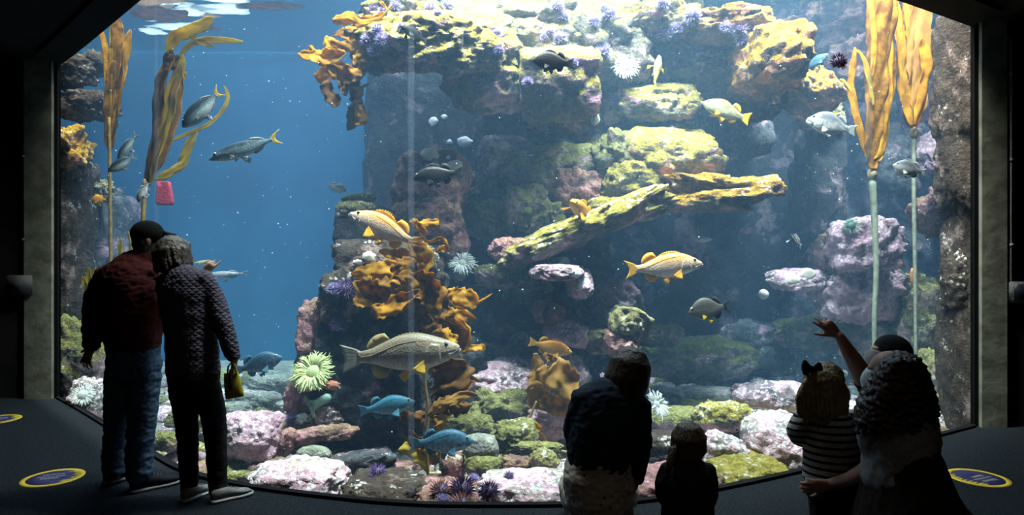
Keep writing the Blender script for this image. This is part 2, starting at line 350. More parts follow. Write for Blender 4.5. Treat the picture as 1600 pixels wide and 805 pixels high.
# ---------------------------------------------------------------- rockwork
def rock_mesh(name, mat, rx, ry, rz, seed, rough=0.22, sub=4, block=0.0, layer=0.0):
    """A boulder of half sizes rx, ry, rz: a ball pushed towards a box by block, broken up by noise, with strata where layer > 0."""
    bm = bmesh.new(); bmesh.ops.create_icosphere(bm, subdivisions=sub, radius=1.0)
    o = Vector((seed * 3.17, seed * 1.31, seed * 2.23)); mx = max(rx, ry, rz)
    for v in bm.verts:
        u = v.co.normalized()
        k = 1.0 / max(abs(u.x), abs(u.y), abs(u.z))
        p = u.lerp(u * k, block)
        q = Vector((u.x * rx, u.y * ry, u.z * rz)) / mx
        a = noise.noise(q * 1.6 + o); b = noise.noise(q * 3.7 + o * 1.7); c = noise.noise(q * 8.5 + o * 0.6); e = abs(noise.noise(q * 5.0 + o * 2.1)); g = noise.noise(q * 19.0 + o)
        s = 1.0 + rough * (1.0 * a + 0.6 * b + 0.32 * c - 0.5 * (0.3 - e) + 0.2 * g + 0.12 * noise.noise(q * 41.0 + o))
        if layer: s += layer * 0.12 * (1 if noise.noise(Vector((q.x * 0.8, q.y * 0.8, q.z * 7)) + o) > 0 else -1)
        v.co = Vector((p.x * rx * s, p.y * ry * s, p.z * rz * s))
    me = bpy.data.meshes.new(name); bm.to_mesh(me); bm.free()
    me.materials.append(ROCK[mat]); me.polygons.foreach_set('use_smooth', [True] * len(me.polygons))
    return me
def rock(px, py, rxp, ryp, d, mat, label, name='boulder', dy=None, tilt=0.0, lean=0.0, seed=None, rough=0.22, sub=None, block=0.3, layer=0.0, cat='rock', group=None):
    rx, rz = rxp * d / F, ryp * d / F; ry = dy if dy else 0.8 * min(rx, rz) + 0.2 * max(rx, rz)
    seed = seed if seed is not None else (px * 13 + py * 7) % 97 + 1
    if sub is None: sub = 6 if max(rxp, ryp) > 95 else 5
    o = bpy.data.objects.new(name, rock_mesh(name, mat, rx, ry, rz, seed, rough, sub, block, layer)); C.objects.link(o)
    o.location = P(px, py, d); o.rotation_euler = (math.radians(lean), math.radians(tilt), 0)
    return tag(o, label, cat, group)
for a in [
 # the dark core of the reef
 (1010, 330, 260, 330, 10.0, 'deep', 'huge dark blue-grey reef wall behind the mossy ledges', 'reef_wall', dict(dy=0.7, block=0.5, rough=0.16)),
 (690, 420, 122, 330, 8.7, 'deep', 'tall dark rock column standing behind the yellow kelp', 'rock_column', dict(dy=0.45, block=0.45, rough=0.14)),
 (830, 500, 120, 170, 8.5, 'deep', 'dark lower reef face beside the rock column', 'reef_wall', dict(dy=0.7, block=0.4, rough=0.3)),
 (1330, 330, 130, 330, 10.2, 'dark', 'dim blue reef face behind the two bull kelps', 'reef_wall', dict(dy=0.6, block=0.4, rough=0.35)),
 (835, 720, 150, 60, 6.4, 'moss', 'broad rubble mound of mossy stone in the middle of the tank floor', 'reef_mound', dict(dy=0.9, rough=0.3)),
 (1160, 700, 190, 56, 6.7, 'algae', 'broad yellow-green rubble slope rising behind the toddler', 'reef_mound', dict(dy=1.0, rough=0.3)),
 (540, 745, 130, 44, 5.6, 'rust', 'low brown rubble mound at the foot of the front column', 'reef_mound', dict(dy=0.5, rough=0.3)),
 (1400, 700, 100, 70, 7.2, 'pale', 'pale rubble bank behind the woman with curly hair', 'reef_mound', dict(dy=0.7, rough=0.3)),
 # top ledges
 (690, 62, 122, 44, 6.5, 'algae', 'broad overhanging ledge with yellow-green algae above the dark hollow', 'rock_ledge', dict(dy=0.9, block=0.45, tilt=4, lean=22)),
 (590, 80, 40, 26, 6.3, 'gold', 'small ochre ledge end under four purple urchins beside the top kelp', 'rock_ledge', dict(dy=0.4)),
 (635, 35, 62, 26, 6.7, 'algae', 'rounded pale-topped mossy rock at the upper left of the reef top', 'boulder', dict(dy=0.5)),
 (770, 130, 72, 42, 6.7, 'algae', 'mossy hanging rock left of the black fish', 'boulder', dict(dy=0.6, lean=25)),
 (872, 128, 62, 52, 6.4, 'algae', 'square-edged mossy block under the black fish', 'rock_ledge', dict(dy=0.55, block=0.75, rough=0.14, lean=24)),
 (800, 40, 112, 58, 7.2, 'white', 'whitish barnacled bank crowded with purple urchins', 'boulder', dict(dy=0.8, lean=35)),
 (930, 60, 84, 66, 7.4, 'white', 'barnacled bank right of the urchin group above the white anemone', 'boulder', dict(dy=0.7, lean=35)),
 (1015, 48, 80, 24, 7.3, 'algae', 'long pale-edged algae shelf above the small yellow-finned fish', 'rock_ledge', dict(dy=0.6, block=0.5, tilt=-3)),
 (1050, 8, 48, 22, 7.7, 'moss', 'dark green boulder at the top edge beside three urchins', 'boulder', dict()),
 (1130, 48, 64, 24, 7.1, 'gold', 'golden shelf with four urchins on its end', 'rock_ledge', dict(dy=0.5, block=0.5, layer=0.6)),
 (1195, 100, 50, 48, 6.8, 'gold', 'large orange-gold topped boulder on the right of the reef', 'boulder', dict(dy=0.55, block=0.45)),
 (1262, 142, 46, 28, 7.3, 'gold', 'sloping golden-brown rock below the orange boulder', 'rock_ledge', dict(tilt=38, dy=0.4)),
 (1080, 112, 76, 34, 7.6, 'moss', 'shaded olive shelf behind the small yellow-finned fish', 'rock_ledge', dict(dy=0.5, layer=0.6)),
 (1020, 158, 74, 30, 7.4, 'algae', 'olive shelf under the white disc anemone', 'rock_ledge', dict(dy=0.5, lean=20)),
 (1010, 190, 56, 40, 7.9, 'rust', 'reddish encrusted rock face left of the silver yellow-tailed fish', 'boulder', dict()),
 (1140, 195, 60, 60, 8.6, 'dark', 'dim rock behind the silver yellow-tailed fish', 'boulder', dict()),
 # middle reef
 (880, 190, 54, 26, 7.5, 'rust', 'reddish cushion-shaped rock below the mossy block', 'boulder', dict()),
 (800, 205, 60, 42, 8.0, 'deep', 'shadowed rock with pale discs in the hollow', 'boulder', dict()),
 (858, 268, 78, 46, 7.3, 'moss', 'green fuzzy boulder in the middle of the reef', 'boulder', dict(rough=0.28)),
 (790, 245, 42, 32, 7.4, 'pink', 'pinkish crusted rock left of the green fuzzy boulder', 'boulder', dict()),
 (905, 300, 44, 40, 7.1, 'rust', 'brownish red rock behind the orange fish seen head on', 'boulder', dict()),
 (822, 325, 36, 38, 6.9, 'moss', 'egg-shaped grey-green rock left of the orange fish seen head on', 'boulder', dict()),
 (775, 300, 30, 46, 7.5, 'brown', 'brown rock beside the egg-shaped grey-green rock', 'boulder', dict()),
 (765, 345, 34, 30, 7.1, 'moss', 'low mossy rock beside the dark gully in mid reef', 'boulder', dict()),
 (1035, 242, 80, 42, 7.2, 'algae', 'rounded yellow-green boulder right of mid reef', 'boulder', dict(dy=0.6, lean=20)),
 (965, 240, 36, 34, 7.0, 'moss', 'knobbly green rock with tube sponges', 'boulder', dict(rough=0.32)),
 (990, 285, 46, 36, 6.9, 'algae', 'yellow-green rock joining the sloping ledge and flat shelf', 'boulder', dict()),
 (1112, 303, 86, 26, 6.6, 'gold', 'flat golden shelf sticking out to the right over dark water', 'rock_ledge', dict(dy=0.4, block=0.55, layer=1.0)),
 (905, 360, 146, 22, 6.3, 'algae', 'long sloping ledge with yellow-green algae in mid reef', 'rock_ledge', dict(dy=0.5, tilt=-23, block=0.4)),
 (800, 392, 36, 20, 6.2, 'rust', 'reddish tip of the sloping mossy ledge', 'boulder', dict()),
 (1000, 330, 40, 16, 6.5, 'moss', 'crumbling lower lip under the sloping ledge', 'boulder', dict(tilt=-12)),
 (735, 330, 30, 34, 7.5, 'rust', 'dim reddish rock in the gap right of the red-brown column', 'boulder', dict()),
 (830, 225, 40, 30, 7.9, 'moss', 'green furred rock above the green fuzzy boulder', 'boulder', dict()),
 (930, 215, 34, 40, 7.6, 'moss', 'upright green and brown rock between two mossy boulders', 'boulder', dict(rough=0.3)),
 (960, 130, 34, 34, 7.6, 'moss', 'green-grey rock right of the square mossy block', 'boulder', dict(rough=0.3)),
 (945, 175, 26, 24, 7.4, 'moss', 'olive knob below the pale lilac urchin', 'boulder', dict(rough=0.3)),
 (720, 300, 40, 30, 7.9, 'dark', 'shadowed rock behind the tail of the black rockfish', 'boulder', dict()),
 (850, 340, 30, 26, 6.8, 'moss', 'furred green rock just above the sloping ledge', 'boulder', dict(rough=0.3)),
 (950, 330, 36, 22, 6.8, 'algae', 'yellow-green lump resting on the upper sloping ledge', 'boulder', dict()),
 (880, 385, 40, 12, 6.5, 'rust', 'crumbly reddish underside stone of the sloping ledge', 'boulder', dict(tilt=-20)),
 (1085, 270, 40, 30, 7.3, 'rust', 'reddish striped flank right of the rounded yellow-green boulder', 'boulder', dict(layer=0.5)),
 (1120, 150, 40, 26, 7.9, 'moss', 'dim olive rock left of the orange boulder', 'boulder', dict()),
 (1180, 150, 40, 40, 7.6, 'brown', 'shadowed brown base under the orange boulder', 'boulder', dict()),
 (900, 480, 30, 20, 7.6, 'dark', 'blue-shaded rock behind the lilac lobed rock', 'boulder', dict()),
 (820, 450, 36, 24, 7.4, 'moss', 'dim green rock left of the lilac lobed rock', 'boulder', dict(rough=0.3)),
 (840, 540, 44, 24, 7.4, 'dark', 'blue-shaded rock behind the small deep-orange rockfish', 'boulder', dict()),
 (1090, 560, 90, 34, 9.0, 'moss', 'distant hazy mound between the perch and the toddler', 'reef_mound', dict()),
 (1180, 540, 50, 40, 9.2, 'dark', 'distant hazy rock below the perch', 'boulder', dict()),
 (1300, 400, 30, 40, 8.0, 'rust', 'pinkish brown rock left of the big pinkish boulder', 'boulder', dict()),
 (1400, 470, 34, 46, 8.2, 'white', 'blue-white rock between the two bull kelp stems', 'boulder', dict(rough=0.35)),
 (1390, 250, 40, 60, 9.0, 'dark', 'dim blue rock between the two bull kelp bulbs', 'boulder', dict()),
 # the reef foot in mid water
 (870, 425, 40, 13, 6.1, 'pink', 'white and pink slab under the sloping ledge', 'rock_ledge', dict(dy=0.6)),
 (905, 440, 18, 24, 6.3, 'pink', 'lilac lobed rock below the pale green ball', 'boulder', dict(dy=0.6)),
 (778, 432, 40, 18, 6.6, 'moss', 'green-tufted rock right of the white spiky anemone', 'boulder', dict(rough=0.35)),
 (955, 470, 40, 34, 6.6, 'dark', 'blue-shaded knob above the ochre crusted rock', 'boulder', dict(dy=0.6, rough=0.35)),
 (975, 500, 34, 24, 6.2, 'white', 'ochre and white crusted rock in mid water', 'boulder', dict(dy=0.6, tilt=20)),
 (858, 485, 24, 20, 6.6, 'rust', 'russet topped knob above the small orange fish', 'boulder', dict(dy=0.6)),
 (885, 515, 34, 20, 6.6, 'pink', 'white-chipped rock above the small orange fish', 'boulder', dict(dy=0.6, tilt=15)),
 (935, 525, 32, 22, 6.6, 'moss', 'round green-rimmed rock behind the squatting woman', 'boulder', dict(dy=0.6)),
 (965, 530, 26, 20, 6.2, 'rust', 'russet-rimmed rock above the head of the squatting woman', 'boulder', dict(dy=0.6)),
 (1030, 525, 34, 18, 7.6, 'moss', 'faint ochre rock right of the squatting woman', 'boulder', dict()),
 # red-brown column
 (675, 290, 58, 58, 6.9, 'rust', 'red-brown column rock behind the black rockfish', 'boulder', dict(dy=0.5, block=0.4)),
 (668, 345, 56, 32, 6.5, 'rust', 'rounded orange-brown hump behind the orange and white fish', 'boulder', dict()),
 (700, 385, 30, 34, 6.6, 'rust', 'brown rock with a pale rim behind the yellow kelp', 'boulder', dict()),
 (560, 312, 26, 10, 6.3, 'moss', 'small mossy cap on top of the front rock stack', 'boulder', dict()),
 (555, 328, 34, 14, 6.2, 'white', 'flat white-striped stone capping the front rock stack', 'boulder', dict()),
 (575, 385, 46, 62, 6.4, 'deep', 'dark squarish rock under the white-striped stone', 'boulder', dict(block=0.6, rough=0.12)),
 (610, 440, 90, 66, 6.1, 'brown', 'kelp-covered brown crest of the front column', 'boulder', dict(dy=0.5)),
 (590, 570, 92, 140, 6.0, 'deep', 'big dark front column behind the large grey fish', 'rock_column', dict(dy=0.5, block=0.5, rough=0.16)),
 (545, 470, 44, 50, 5.8, 'brown', 'purple-brown shoulder rock under two dark urchins', 'boulder', dict()),
 (500, 540, 32, 78, 5.9, 'rust', 'narrow upright reddish rock at the left of the front column', 'boulder', dict(block=0.45)),
 (490, 620, 42, 32, 5.9, 'rust', 'brown rock under the green anemone', 'boulder', dict()),
 (700, 620, 70, 100, 6.4, 'deep', 'dark rock behind the tall bronze kelp stalk', 'boulder', dict(block=0.4)),
 # bottom left
 (396, 682, 48, 38, 5.5, 'pink', 'violet-pink boulder beside the woman with the yellow bag', 'boulder', dict()),
 (505, 678, 50, 12, 5.3, 'rust', 'long flat brown slab below the green anemones', 'rock_ledge', dict(tilt=-8, layer=0.5)),
 (470, 668, 34, 16, 5.6, 'moss', 'mossy slab carrying a little purple urchin', 'rock_ledge', dict(tilt=-12)),
 (448, 692, 12, 24, 5.2, 'rust', 'small upright reddish stone at the end of the brown slab', 'boulder', dict(tilt=15)),
 (520, 650, 24, 22, 5.6, 'pale', 'cream-topped knob under the green column anemone', 'boulder', dict()),
 (491, 711, 28, 14, 5.0, 'grey', 'smooth grey-green cobble with a pale top', 'cobble', dict(rough=0.08, block=0.1)),
 (470, 756, 80, 32, 4.6, 'pale', 'large white and pink boulder against the glass at lower left', 'boulder', dict(dy=0.3)),
 (380, 745, 36, 8, 4.9, 'moss', 'thin green patch of rock on the sand at lower left', 'boulder', dict()),
 (565, 726, 56, 20, 4.9, 'dark', 'dark stone with white specks at the foot of the front column', 'boulder', dict(tilt=-12)),
 (600, 768, 66, 24, 4.55, 'brown', 'low shadowed stone near the glass left of the brown urchins', 'boulder', dict(dy=0.3)),
 (395, 625, 44, 16, 7.2, 'grey', 'pale blue-grey flat stone far down the open water', 'cobble', dict()),
 (430, 600, 40, 14, 7.8, 'grey', 'hazy flat stone behind the pale blue-grey stones', 'cobble', dict()),
 (455, 640, 26, 14, 6.6, 'grey', 'hazy round stone left of the green anemones', 'cobble', dict()),
 (360, 640, 34, 12, 6.9, 'grey', 'hazy stone just right of the yellow bag', 'cobble', dict()),
 (300, 655, 40, 12, 6.2, 'moss', 'hazy green stone seen between the legs of the woman with the bag', 'cobble', dict()),
 # bottom centre
 (790, 600, 66, 34, 6.4, 'pink', 'broad rock with white and pink crusts left of the brown kelp', 'boulder', dict(dy=0.5)),
 (760, 560, 50, 22, 7.0, 'moss', 'dim mossy rock above the white and pink crusted rock', 'boulder', dict()),
 (880, 590, 40, 38, 6.3, 'pale', 'bright white rock behind the brown kelp sheet', 'boulder', dict()),
 (780, 640, 50, 32, 6.0, 'moss', 'green-tufted rock below the pink crusts', 'boulder', dict(rough=0.32)),
 (735, 668, 44, 20, 5.6, 'moss', 'low mossy rock behind the blue fish near the bottom', 'boulder', dict(rough=0.3)),
 (870, 655, 44, 30, 5.7, 'pink', 'pink-flecked rock behind the thin yellow kelp', 'boulder', dict()),
 (752, 700, 28, 22, 5.0, 'grey', 'round greenish boulder with a white top near the tall kelp', 'boulder', dict(rough=0.1)),
 (755, 728, 30, 16, 4.9, 'moss', 'rounded mossy cobble below the round greenish boulder', 'cobble', dict(rough=0.1)),
 (708, 728, 20, 20, 5.0, 'rust', 'dark reddish cobble at the foot of the tall kelp', 'cobble', dict(rough=0.1)),
 (805, 685, 34, 26, 5.3, 'moss', 'mossy rock right of the round greenish boulder', 'boulder', dict(rough=0.3)),
 (808, 730, 26, 18, 4.85, 'rust', 'small dark red stone between mossy cobbles', 'cobble', dict()),
 (850, 722, 22, 20, 4.8, 'white', 'pitted pale mossy cobble beside the squatting woman', 'cobble', dict()),
 (840, 700, 36, 10, 5.1, 'moss', 'flat green stone behind the pitted cobble', 'cobble', dict()),
 (830, 772, 84, 30, 4.5, 'pale', 'white and pink slab along the glass left of the squatting woman', 'rock_ledge', dict(dy=0.3, block=0.5)),
 (705, 785, 56, 28, 4.45, 'rust', 'tan stone under the bottom urchins', 'boulder', dict(dy=0.25)),
 # bottom right
 (1060, 655, 50, 18, 6.2, 'moss', 'mossy rock right of the white feathery anemone', 'boulder', dict()),
 (1040, 700, 60, 26, 5.3, 'brown', 'brown ledge between the squatting woman and the toddler', 'rock_ledge', dict(layer=0.5)),
 (1050, 768, 76, 32, 4.6, 'rust', 'low red-brown slab along the glass behind the toddler', 'rock_ledge', dict(dy=0.3, block=0.5)),
 (1128, 706, 40, 26, 5.2, 'pale', 'brilliant white boulder right of the toddler', 'boulder', dict(tilt=18)),
 (1165, 745, 66, 30, 4.95, 'algae', 'yellow-green low rock along the glass right of the toddler', 'boulder', dict(dy=0.35)),
 (1130, 650, 46, 22, 6.0, 'algae', 'yellow-green rock behind the brilliant white boulder', 'boulder', dict()),
 (1200, 620, 60, 22, 6.8, 'pink', 'pale pink bank left of the girl with the hair bow', 'boulder', dict()),
 (1225, 692, 60, 42, 5.4, 'pale', 'white and pink speckled bank beside the girl with the hair bow', 'boulder', dict(dy=0.4)),
 (1170, 660, 46, 22, 6.0, 'brown', 'sandy brown rock left of the speckled bank', 'boulder', dict()),
 (1090, 620, 60, 16, 7.6, 'grey', 'dim pale rubble rock at the back of the right floor', 'boulder', dict()),
 # right
 (1245, 438, 44, 18, 7.9, 'pink', 'pink and white encrusted knob in mid water on the right', 'boulder', dict()),
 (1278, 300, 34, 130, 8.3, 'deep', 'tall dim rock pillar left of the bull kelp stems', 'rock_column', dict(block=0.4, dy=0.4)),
 (1350, 382, 52, 42, 7.6, 'pink', 'big pinkish boulder behind the left bull kelp stem', 'boulder', dict(block=0.4)),
 (1330, 450, 60, 50, 8.0, 'pink', 'pale pink lower rock under the big pinkish boulder', 'boulder', dict(rough=0.3)),
 (1280, 182, 36, 22, 7.9, 'algae', 'rounded mossy rock above the silver fish on the right', 'boulder', dict()),
 (1240, 50, 32, 20, 8.6, 'rust', 'dim brown rock at the upper right', 'boulder', dict()),
 (1330, 45, 66, 44, 8.9, 'rust', 'dim reddish rock left of the bull kelp tops', 'boulder', dict()),
 (1340, 110, 46, 46, 8.6, 'rust', 'reddish rock behind the left bull kelp blades', 'boulder', dict()),
 (1448, 120, 40, 70, 8.7, 'pink', 'dim rock behind the right bull kelp blades', 'boulder', dict()),
 (1452, 338, 24, 32, 7.7, 'rust', 'reddish rock right of the right bull kelp stem', 'boulder', dict(tilt=-25)),
 (1482, 308, 26, 20, 7.5, 'rust', 'small brown rock beside the dark rock pillar', 'boulder', dict()),
 (1470, 240, 30, 40, 8.5, 'pink', 'dim pink rock behind the right bull kelp bulb', 'boulder', dict()),
 (1455, 500, 36, 60, 7.6, 'white', 'blue-white encrusted rock left of the dark rock pillar', 'boulder', dict(rough=0.35)),
 (1470, 620, 36, 70, 7.2, 'white', 'blue-white encrusted rock behind the woman with curly hair', 'boulder', dict(rough=0.35)),
 (1400, 560, 60, 60, 8.2, 'white', 'dim encrusted rock behind the pointing person', 'boulder', dict(rough=0.35)),
 (1270, 520, 60, 26, 8.6, 'moss', 'faint hazy rock behind the pointing hand', 'boulder', dict()),
 (1512, 180, 34, 170, 6.4, 'brown', 'dark brown upper rock pillar against the right end of the window', 'rock_column', dict(dy=0.35, block=0.5, rough=0.3)),
 (1526, 500, 34, 200, 6.4, 'brown', 'dark brown lower rock pillar against the right end of the window', 'rock_column', dict(dy=0.35, block=0.5, rough=0.22)),
 (1502, 440, 24, 46, 6.4, 'brown', 'mossy bulge on the dark rock pillar', 'boulder', dict()),
 # left
 (112, 112, 30, 26, 7.6, 'brown', 'dark ledge with pale fringes high at the left end', 'rock_ledge', dict(rough=0.4)),
 (148, 100, 18, 18, 7.8, 'brown', 'knob with bright flecks left of the far kelp', 'boulder', dict(rough=0.4)),
 (130, 165, 44, 24, 7.7, 'brown', 'dark rock with bright flecks below the high ledge at left', 'rock_ledge', dict(rough=0.4)),
 (105, 235, 28, 34, 7.5, 'gold', 'golden mossy bulge on the left rock pillar', 'boulder', dict(rough=0.4)),
 (105, 420, 30, 200, 7.7, 'brown', 'dark brown rock pillar at the left end of the window', 'rock_column', dict(block=0.5, dy=0.35)),
 (155, 420, 46, 130, 8.6, 'dark', 'dim blue rock behind the left pillar', 'rock_column', dict(block=0.4)),
 (150, 300, 22, 18, 8.0, 'white', 'pale encrusted knob behind the little orange fish', 'boulder', dict(rough=0.35)),
 (118, 560, 26, 60, 7.4, 'moss', 'green and white encrusted rock left of the man in the cap', 'boulder', dict(rough=0.35)),
 (142, 622, 26, 34, 6.9, 'pale', 'pinkish white mound at the foot of the left window corner', 'boulder', dict()),
 (165, 590, 20, 60, 7.1, 'moss', 'green encrusted rock beside the legs of the man in the cap', 'boulder', dict()),
 (262, 690, 30, 14, 5.6, 'moss', 'low mossy rock behind the leg of the woman with the bag', 'boulder', dict()),
]:
    rock(*a[:7], name=a[7], **a[8])
# ---------------------------------------------------------------- fish
def fish_mat(name, back, flank, belly, mottle=None, amt=0.0, scale=14.0, rough=0.42, stripes=0.0, z0=-0.1, z1=0.1):
    m, nt, n, l, bs = new_mat(name)
    tc = nd(nt, 'ShaderNodeTexCoord'); sx = nd(nt, 'ShaderNodeSeparateXYZ'); l.new(tc.outputs['Object'], sx.inputs[0])
    ns = noise_n(nt, tc.outputs['Object'], scale, 4)
    z = math_n(nt, 'ADD', sx.outputs[2], math_n(nt, 'MULTIPLY', math_n(nt, 'SUBTRACT', ns, 0.5), 0.08))
    col = mixc(nt, ramp(nt, z, z0, (z0 + z1) / 2), belly, flank); col = mixc(nt, ramp(nt, z, (z0 + z1) / 2, z1), col, back)
    if mottle: col = mixc(nt, ramp(nt, ns, 0.5, 0.62, 0, amt), col, mottle)
    sc = nd(nt, 'ShaderNodeTexVoronoi'); sc.inputs['Scale'].default_value = 60.0; l.new(tc.outputs['Object'], sc.inputs['Vector'])
    col = mixc(nt, ramp(nt, sc.outputs['Distance'], 0.3, 0.8, 0, 0.3), col, tuple(x * 0.55 for x in flank))
    if stripes:
        w = nd(nt, 'ShaderNodeTexWave'); w.inputs['Scale'].default_value = 9.0; w.inputs['Distortion'].default_value = 2.0; l.new(tc.outputs['Object'], w.inputs['Vector'])
        col = mixc(nt, ramp(nt, w.outputs[0], 0.5, 0.8, 0, stripes), col, tuple(x * 0.55 for x in back))
    l.new(col, bs.inputs['Base Color']); bs.inputs['Roughness'].default_value = rough; bs.inputs['Specular IOR Level'].default_value = 0.25
    b = nd(nt, 'ShaderNodeBump'); b.inputs['Strength'].default_value = 0.25; b.inputs['Distance'].default_value = 0.01; l.new(sc.outputs['Distance'], b.inputs['Height']); l.new(b.outputs[0], bs.inputs['Normal'])
    return m
def thin_mat(name, col, col2, scale=6.0, trans=0.5, rough=0.6, stretch=None):
    """Leaf or fin tissue that lets light through."""
    m = bpy.data.materials.new(name); m.use_nodes = True; nt = m.node_tree; nt.nodes.remove(nt.nodes['Principled BSDF'])
    tc = nd(nt, 'ShaderNodeTexCoord'); ns = noise_n(nt, tc.outputs['Object'], scale, 5, 0.6)
    c = mixc(nt, ramp(nt, ns, 0.38, 0.62), col, col2)
    d = nd(nt, 'ShaderNodeBsdfPrincipled'); d.inputs['Roughness'].default_value = rough; d.inputs['Specular IOR Level'].default_value = 0.2; t = nd(nt, 'ShaderNodeBsdfTranslucent'); mx = nd(nt, 'ShaderNodeMixShader'); mx.inputs[0].default_value = trans
    for s in (d, t): nt.links.new(c, s.inputs[0])
    nt.links.new(d.outputs[0], mx.inputs[1]); nt.links.new(t.outputs[0], mx.inputs[2]); nt.links.new(mx.outputs[0], nt.nodes['Material Output'].inputs['Surface'])
    return m
PROF = {
 'rock':  [(0, .008, -.008, .006), (.03, .03, -.035, .026), (.10, .075, -.075, .05), (.20, .128, -.112, .075), (.33, .160, -.138, .085), (.48, .150, -.140, .074), (.62, .106, -.106, .050), (.74, .058, -.062, .026), (.82, .042, -.046, .014), (.86, .044, -.048, .007)],
 'bass':  [(0, .016, -.02, .012), (.03, .04, -.055, .036), (.10, .072, -.092, .06), (.20, .112, -.128, .082), (.33, .148, -.148, .09), (.48, .145, -.142, .078), (.62, .105, -.108, .052), (.74, .06, -.066, .028), (.82, .047, -.05, .015), (.86, .05, -.054, .008)],
 'slim':  [(0, .006, -.006, .005), (.04, .03, -.028, .024), (.12, .06, -.055, .045), (.25, .09, -.085, .062), (.40, .10, -.10, .066), (.55, .085, -.09, .055), (.68, .055, -.058, .034), (.78, .028, -.03, .016), (.84, .02, -.021, .009), (.87, .022, -.023, .006)],
 'perch': [(0, .01, -.01, .006), (.04, .055, -.05, .03), (.12, .12, -.10, .055), (.22, .185, -.15, .075), (.35, .225, -.185, .08), (.50, .205, -.18, .068), (.62, .14, -.13, .046), (.72, .075, -.075, .025), (.79, .05, -.05, .014), (.83, .052, -.052, .007)],
}
M_eye = plain('fish_eye_black', (0.01, 0.012, 0.014), 0.12)
M_eyering = plain('fish_eye_ring', (0.5, 0.45, 0.25), 0.3)
M_eyeblue = plain('fish_eye_teal', (0.015, 0.07, 0.09), 0.12)
M_mouthline = plain('fish_mouth_line', (0.06, 0.05, 0.045), 0.7)  # even dark brown line drawn along the mouth
def fish(nose, tail, d, kind, mats, label, dd=0.0, up=None, h=1.0, w=1.0, bend=0.0, fork=0.06, tailh=0.11, spiny=0.075, soft=0.085, anal=0.08, pect=0.16, pect_out=0.5, big=False, group=None, belly_mat=None, eye=None):
    body_m, fin_m = mats[0], mats[1]; tail_m = mats[2] if len(mats) > 2 else fin_m; pect_m = mats[3] if len(mats) > 3 else fin_m
    A, B = P(nose[0], nose[1], d - dd / 2), P(tail[0], tail[1], d + dd / 2)
    L = (A - B).length; f = (A - B).normalized(); u = Vector(up if up else (0, 0, 1)); u = (u - f * u.dot(f)).normalized(); s_ = u.cross(f)
    root = empty('fish', (0, 0, 0), label, 'fish', group)
    root.matrix_world = Matrix(((f.x, s_.x, u.x, (A.x + B.x) / 2), (f.y, s_.y, u.y, (A.y + B.y) / 2), (f.z, s_.z, u.z, (A.z + B.z) / 2), (0, 0, 0, 1))) @ Matrix.Diagonal((L, L, L, 1))
    prof = catmull(PROF[kind], 30)
    def at(s): return tuple(interp([(p[0], p[i]) for p in prof], s) for i in (1, 2, 3))
    def bx(s): return bend * (s - 0.35) ** 2 * (1 if s > 0.35 else 0.3)
    def pt(s, a):
        t, b, hw = at(s); t *= h; b *= h; c, r = (t + b) / 2, (t - b) / 2
        ca, sa = math.cos(a), math.sin(a)
        return Vector((0.5 - s, hw * w * math.copysign(abs(ca) ** 0.85, ca) + bx(s), c + r * math.copysign(abs(sa) ** 0.95, sa)))
    mb = MB(); mb.rings([[pt(p[0], 2 * math.pi * j / 18) for j in range(18)] for p in prof]); mb.build('body', body_m, root)
    if kind == 'bass' or big:
        # lower jaw, lips and gill covers stand out from the body on the large fish
        mb = MB(); rs = []
        for i in range(9):
            s = -0.012 + 0.115 * i / 8; t, b, hw = at(max(s, 0.004)); r = hw * 1.03 * w
            zc = -0.028 * h - 0.16 * s * h
            rs.append([Vector((0.5 - s, r * (0.35 + 0.65 * min(1, i / 3)) * math.cos(2 * math.pi * j / 12) + bx(s), zc + (0.016 + 0.018 * min(1, i / 4)) * h * math.sin(2 * math.pi * j / 12))) for j in range(12)])
        mb.rings(rs); mb.build('lower_jaw', body_m, root)
        mb = MB()
        for sd in (1, -1): mb.tube([pt(0.005 + 0.012 * i, 0) * 1 + Vector((0, 0, -0.008 - 0.0055 * i)) if sd > 0 else Vector((0.5 - 0.005 - 0.012 * i, -at(0.005 + 0.012 * i)[2] * w, pt(0.005 + 0.012 * i, 0).z - 0.008 - 0.0055 * i)) for i in range(9)], 0.0065, 6)
        mb.build('mouth', M_mouthline, root)
        for sd in (1, -1):
            mb = MB(); rows = []
            for i in range(9):
                row = []
                for j in range(9):
                    a = math.radians(-62 + 95 * j / 8); s = 0.155 + 0.135 * (i / 8) * (1 - 0.5 * ((j - 3.5) / 4.5) ** 2)
                    p = pt(s, a); o = 1.015 + 0.06 * (i / 8); row.append(Vector((p.x, (p.y - bx(s)) * o * sd + bx(s), p.z)))
                rows.append(row)
            mb.grid(rows, thick=0.004); mb.build('gill_cover', body_m, root)
    def fin(name, rows, m, th=0.004):
        mb = MB(); mb.grid(rows, thick=th); return mb.build(name, m, root)
    # tail
    t, b, _ = at(0.84); rows = []
    for i in range(7):
        v = i / 6; row = []
        for j in range(13):
            q = -1 + 2 * j / 12
            x = -0.33 - v * (0.17 - fork * (1 - abs(q) ** 1.6)); z = lerp((t + b) / 2 * h + q * (t - b) / 2 * h * 0.95, q * tailh, v ** 0.8)
            row.append(Vector((x, bx(0.5 - x) + 0.006 * v * math.sin(j * 3.1) + bend * 0.1 * v, z)))
        rows.append(row)
    fin('tail_fin', rows, tail_m)
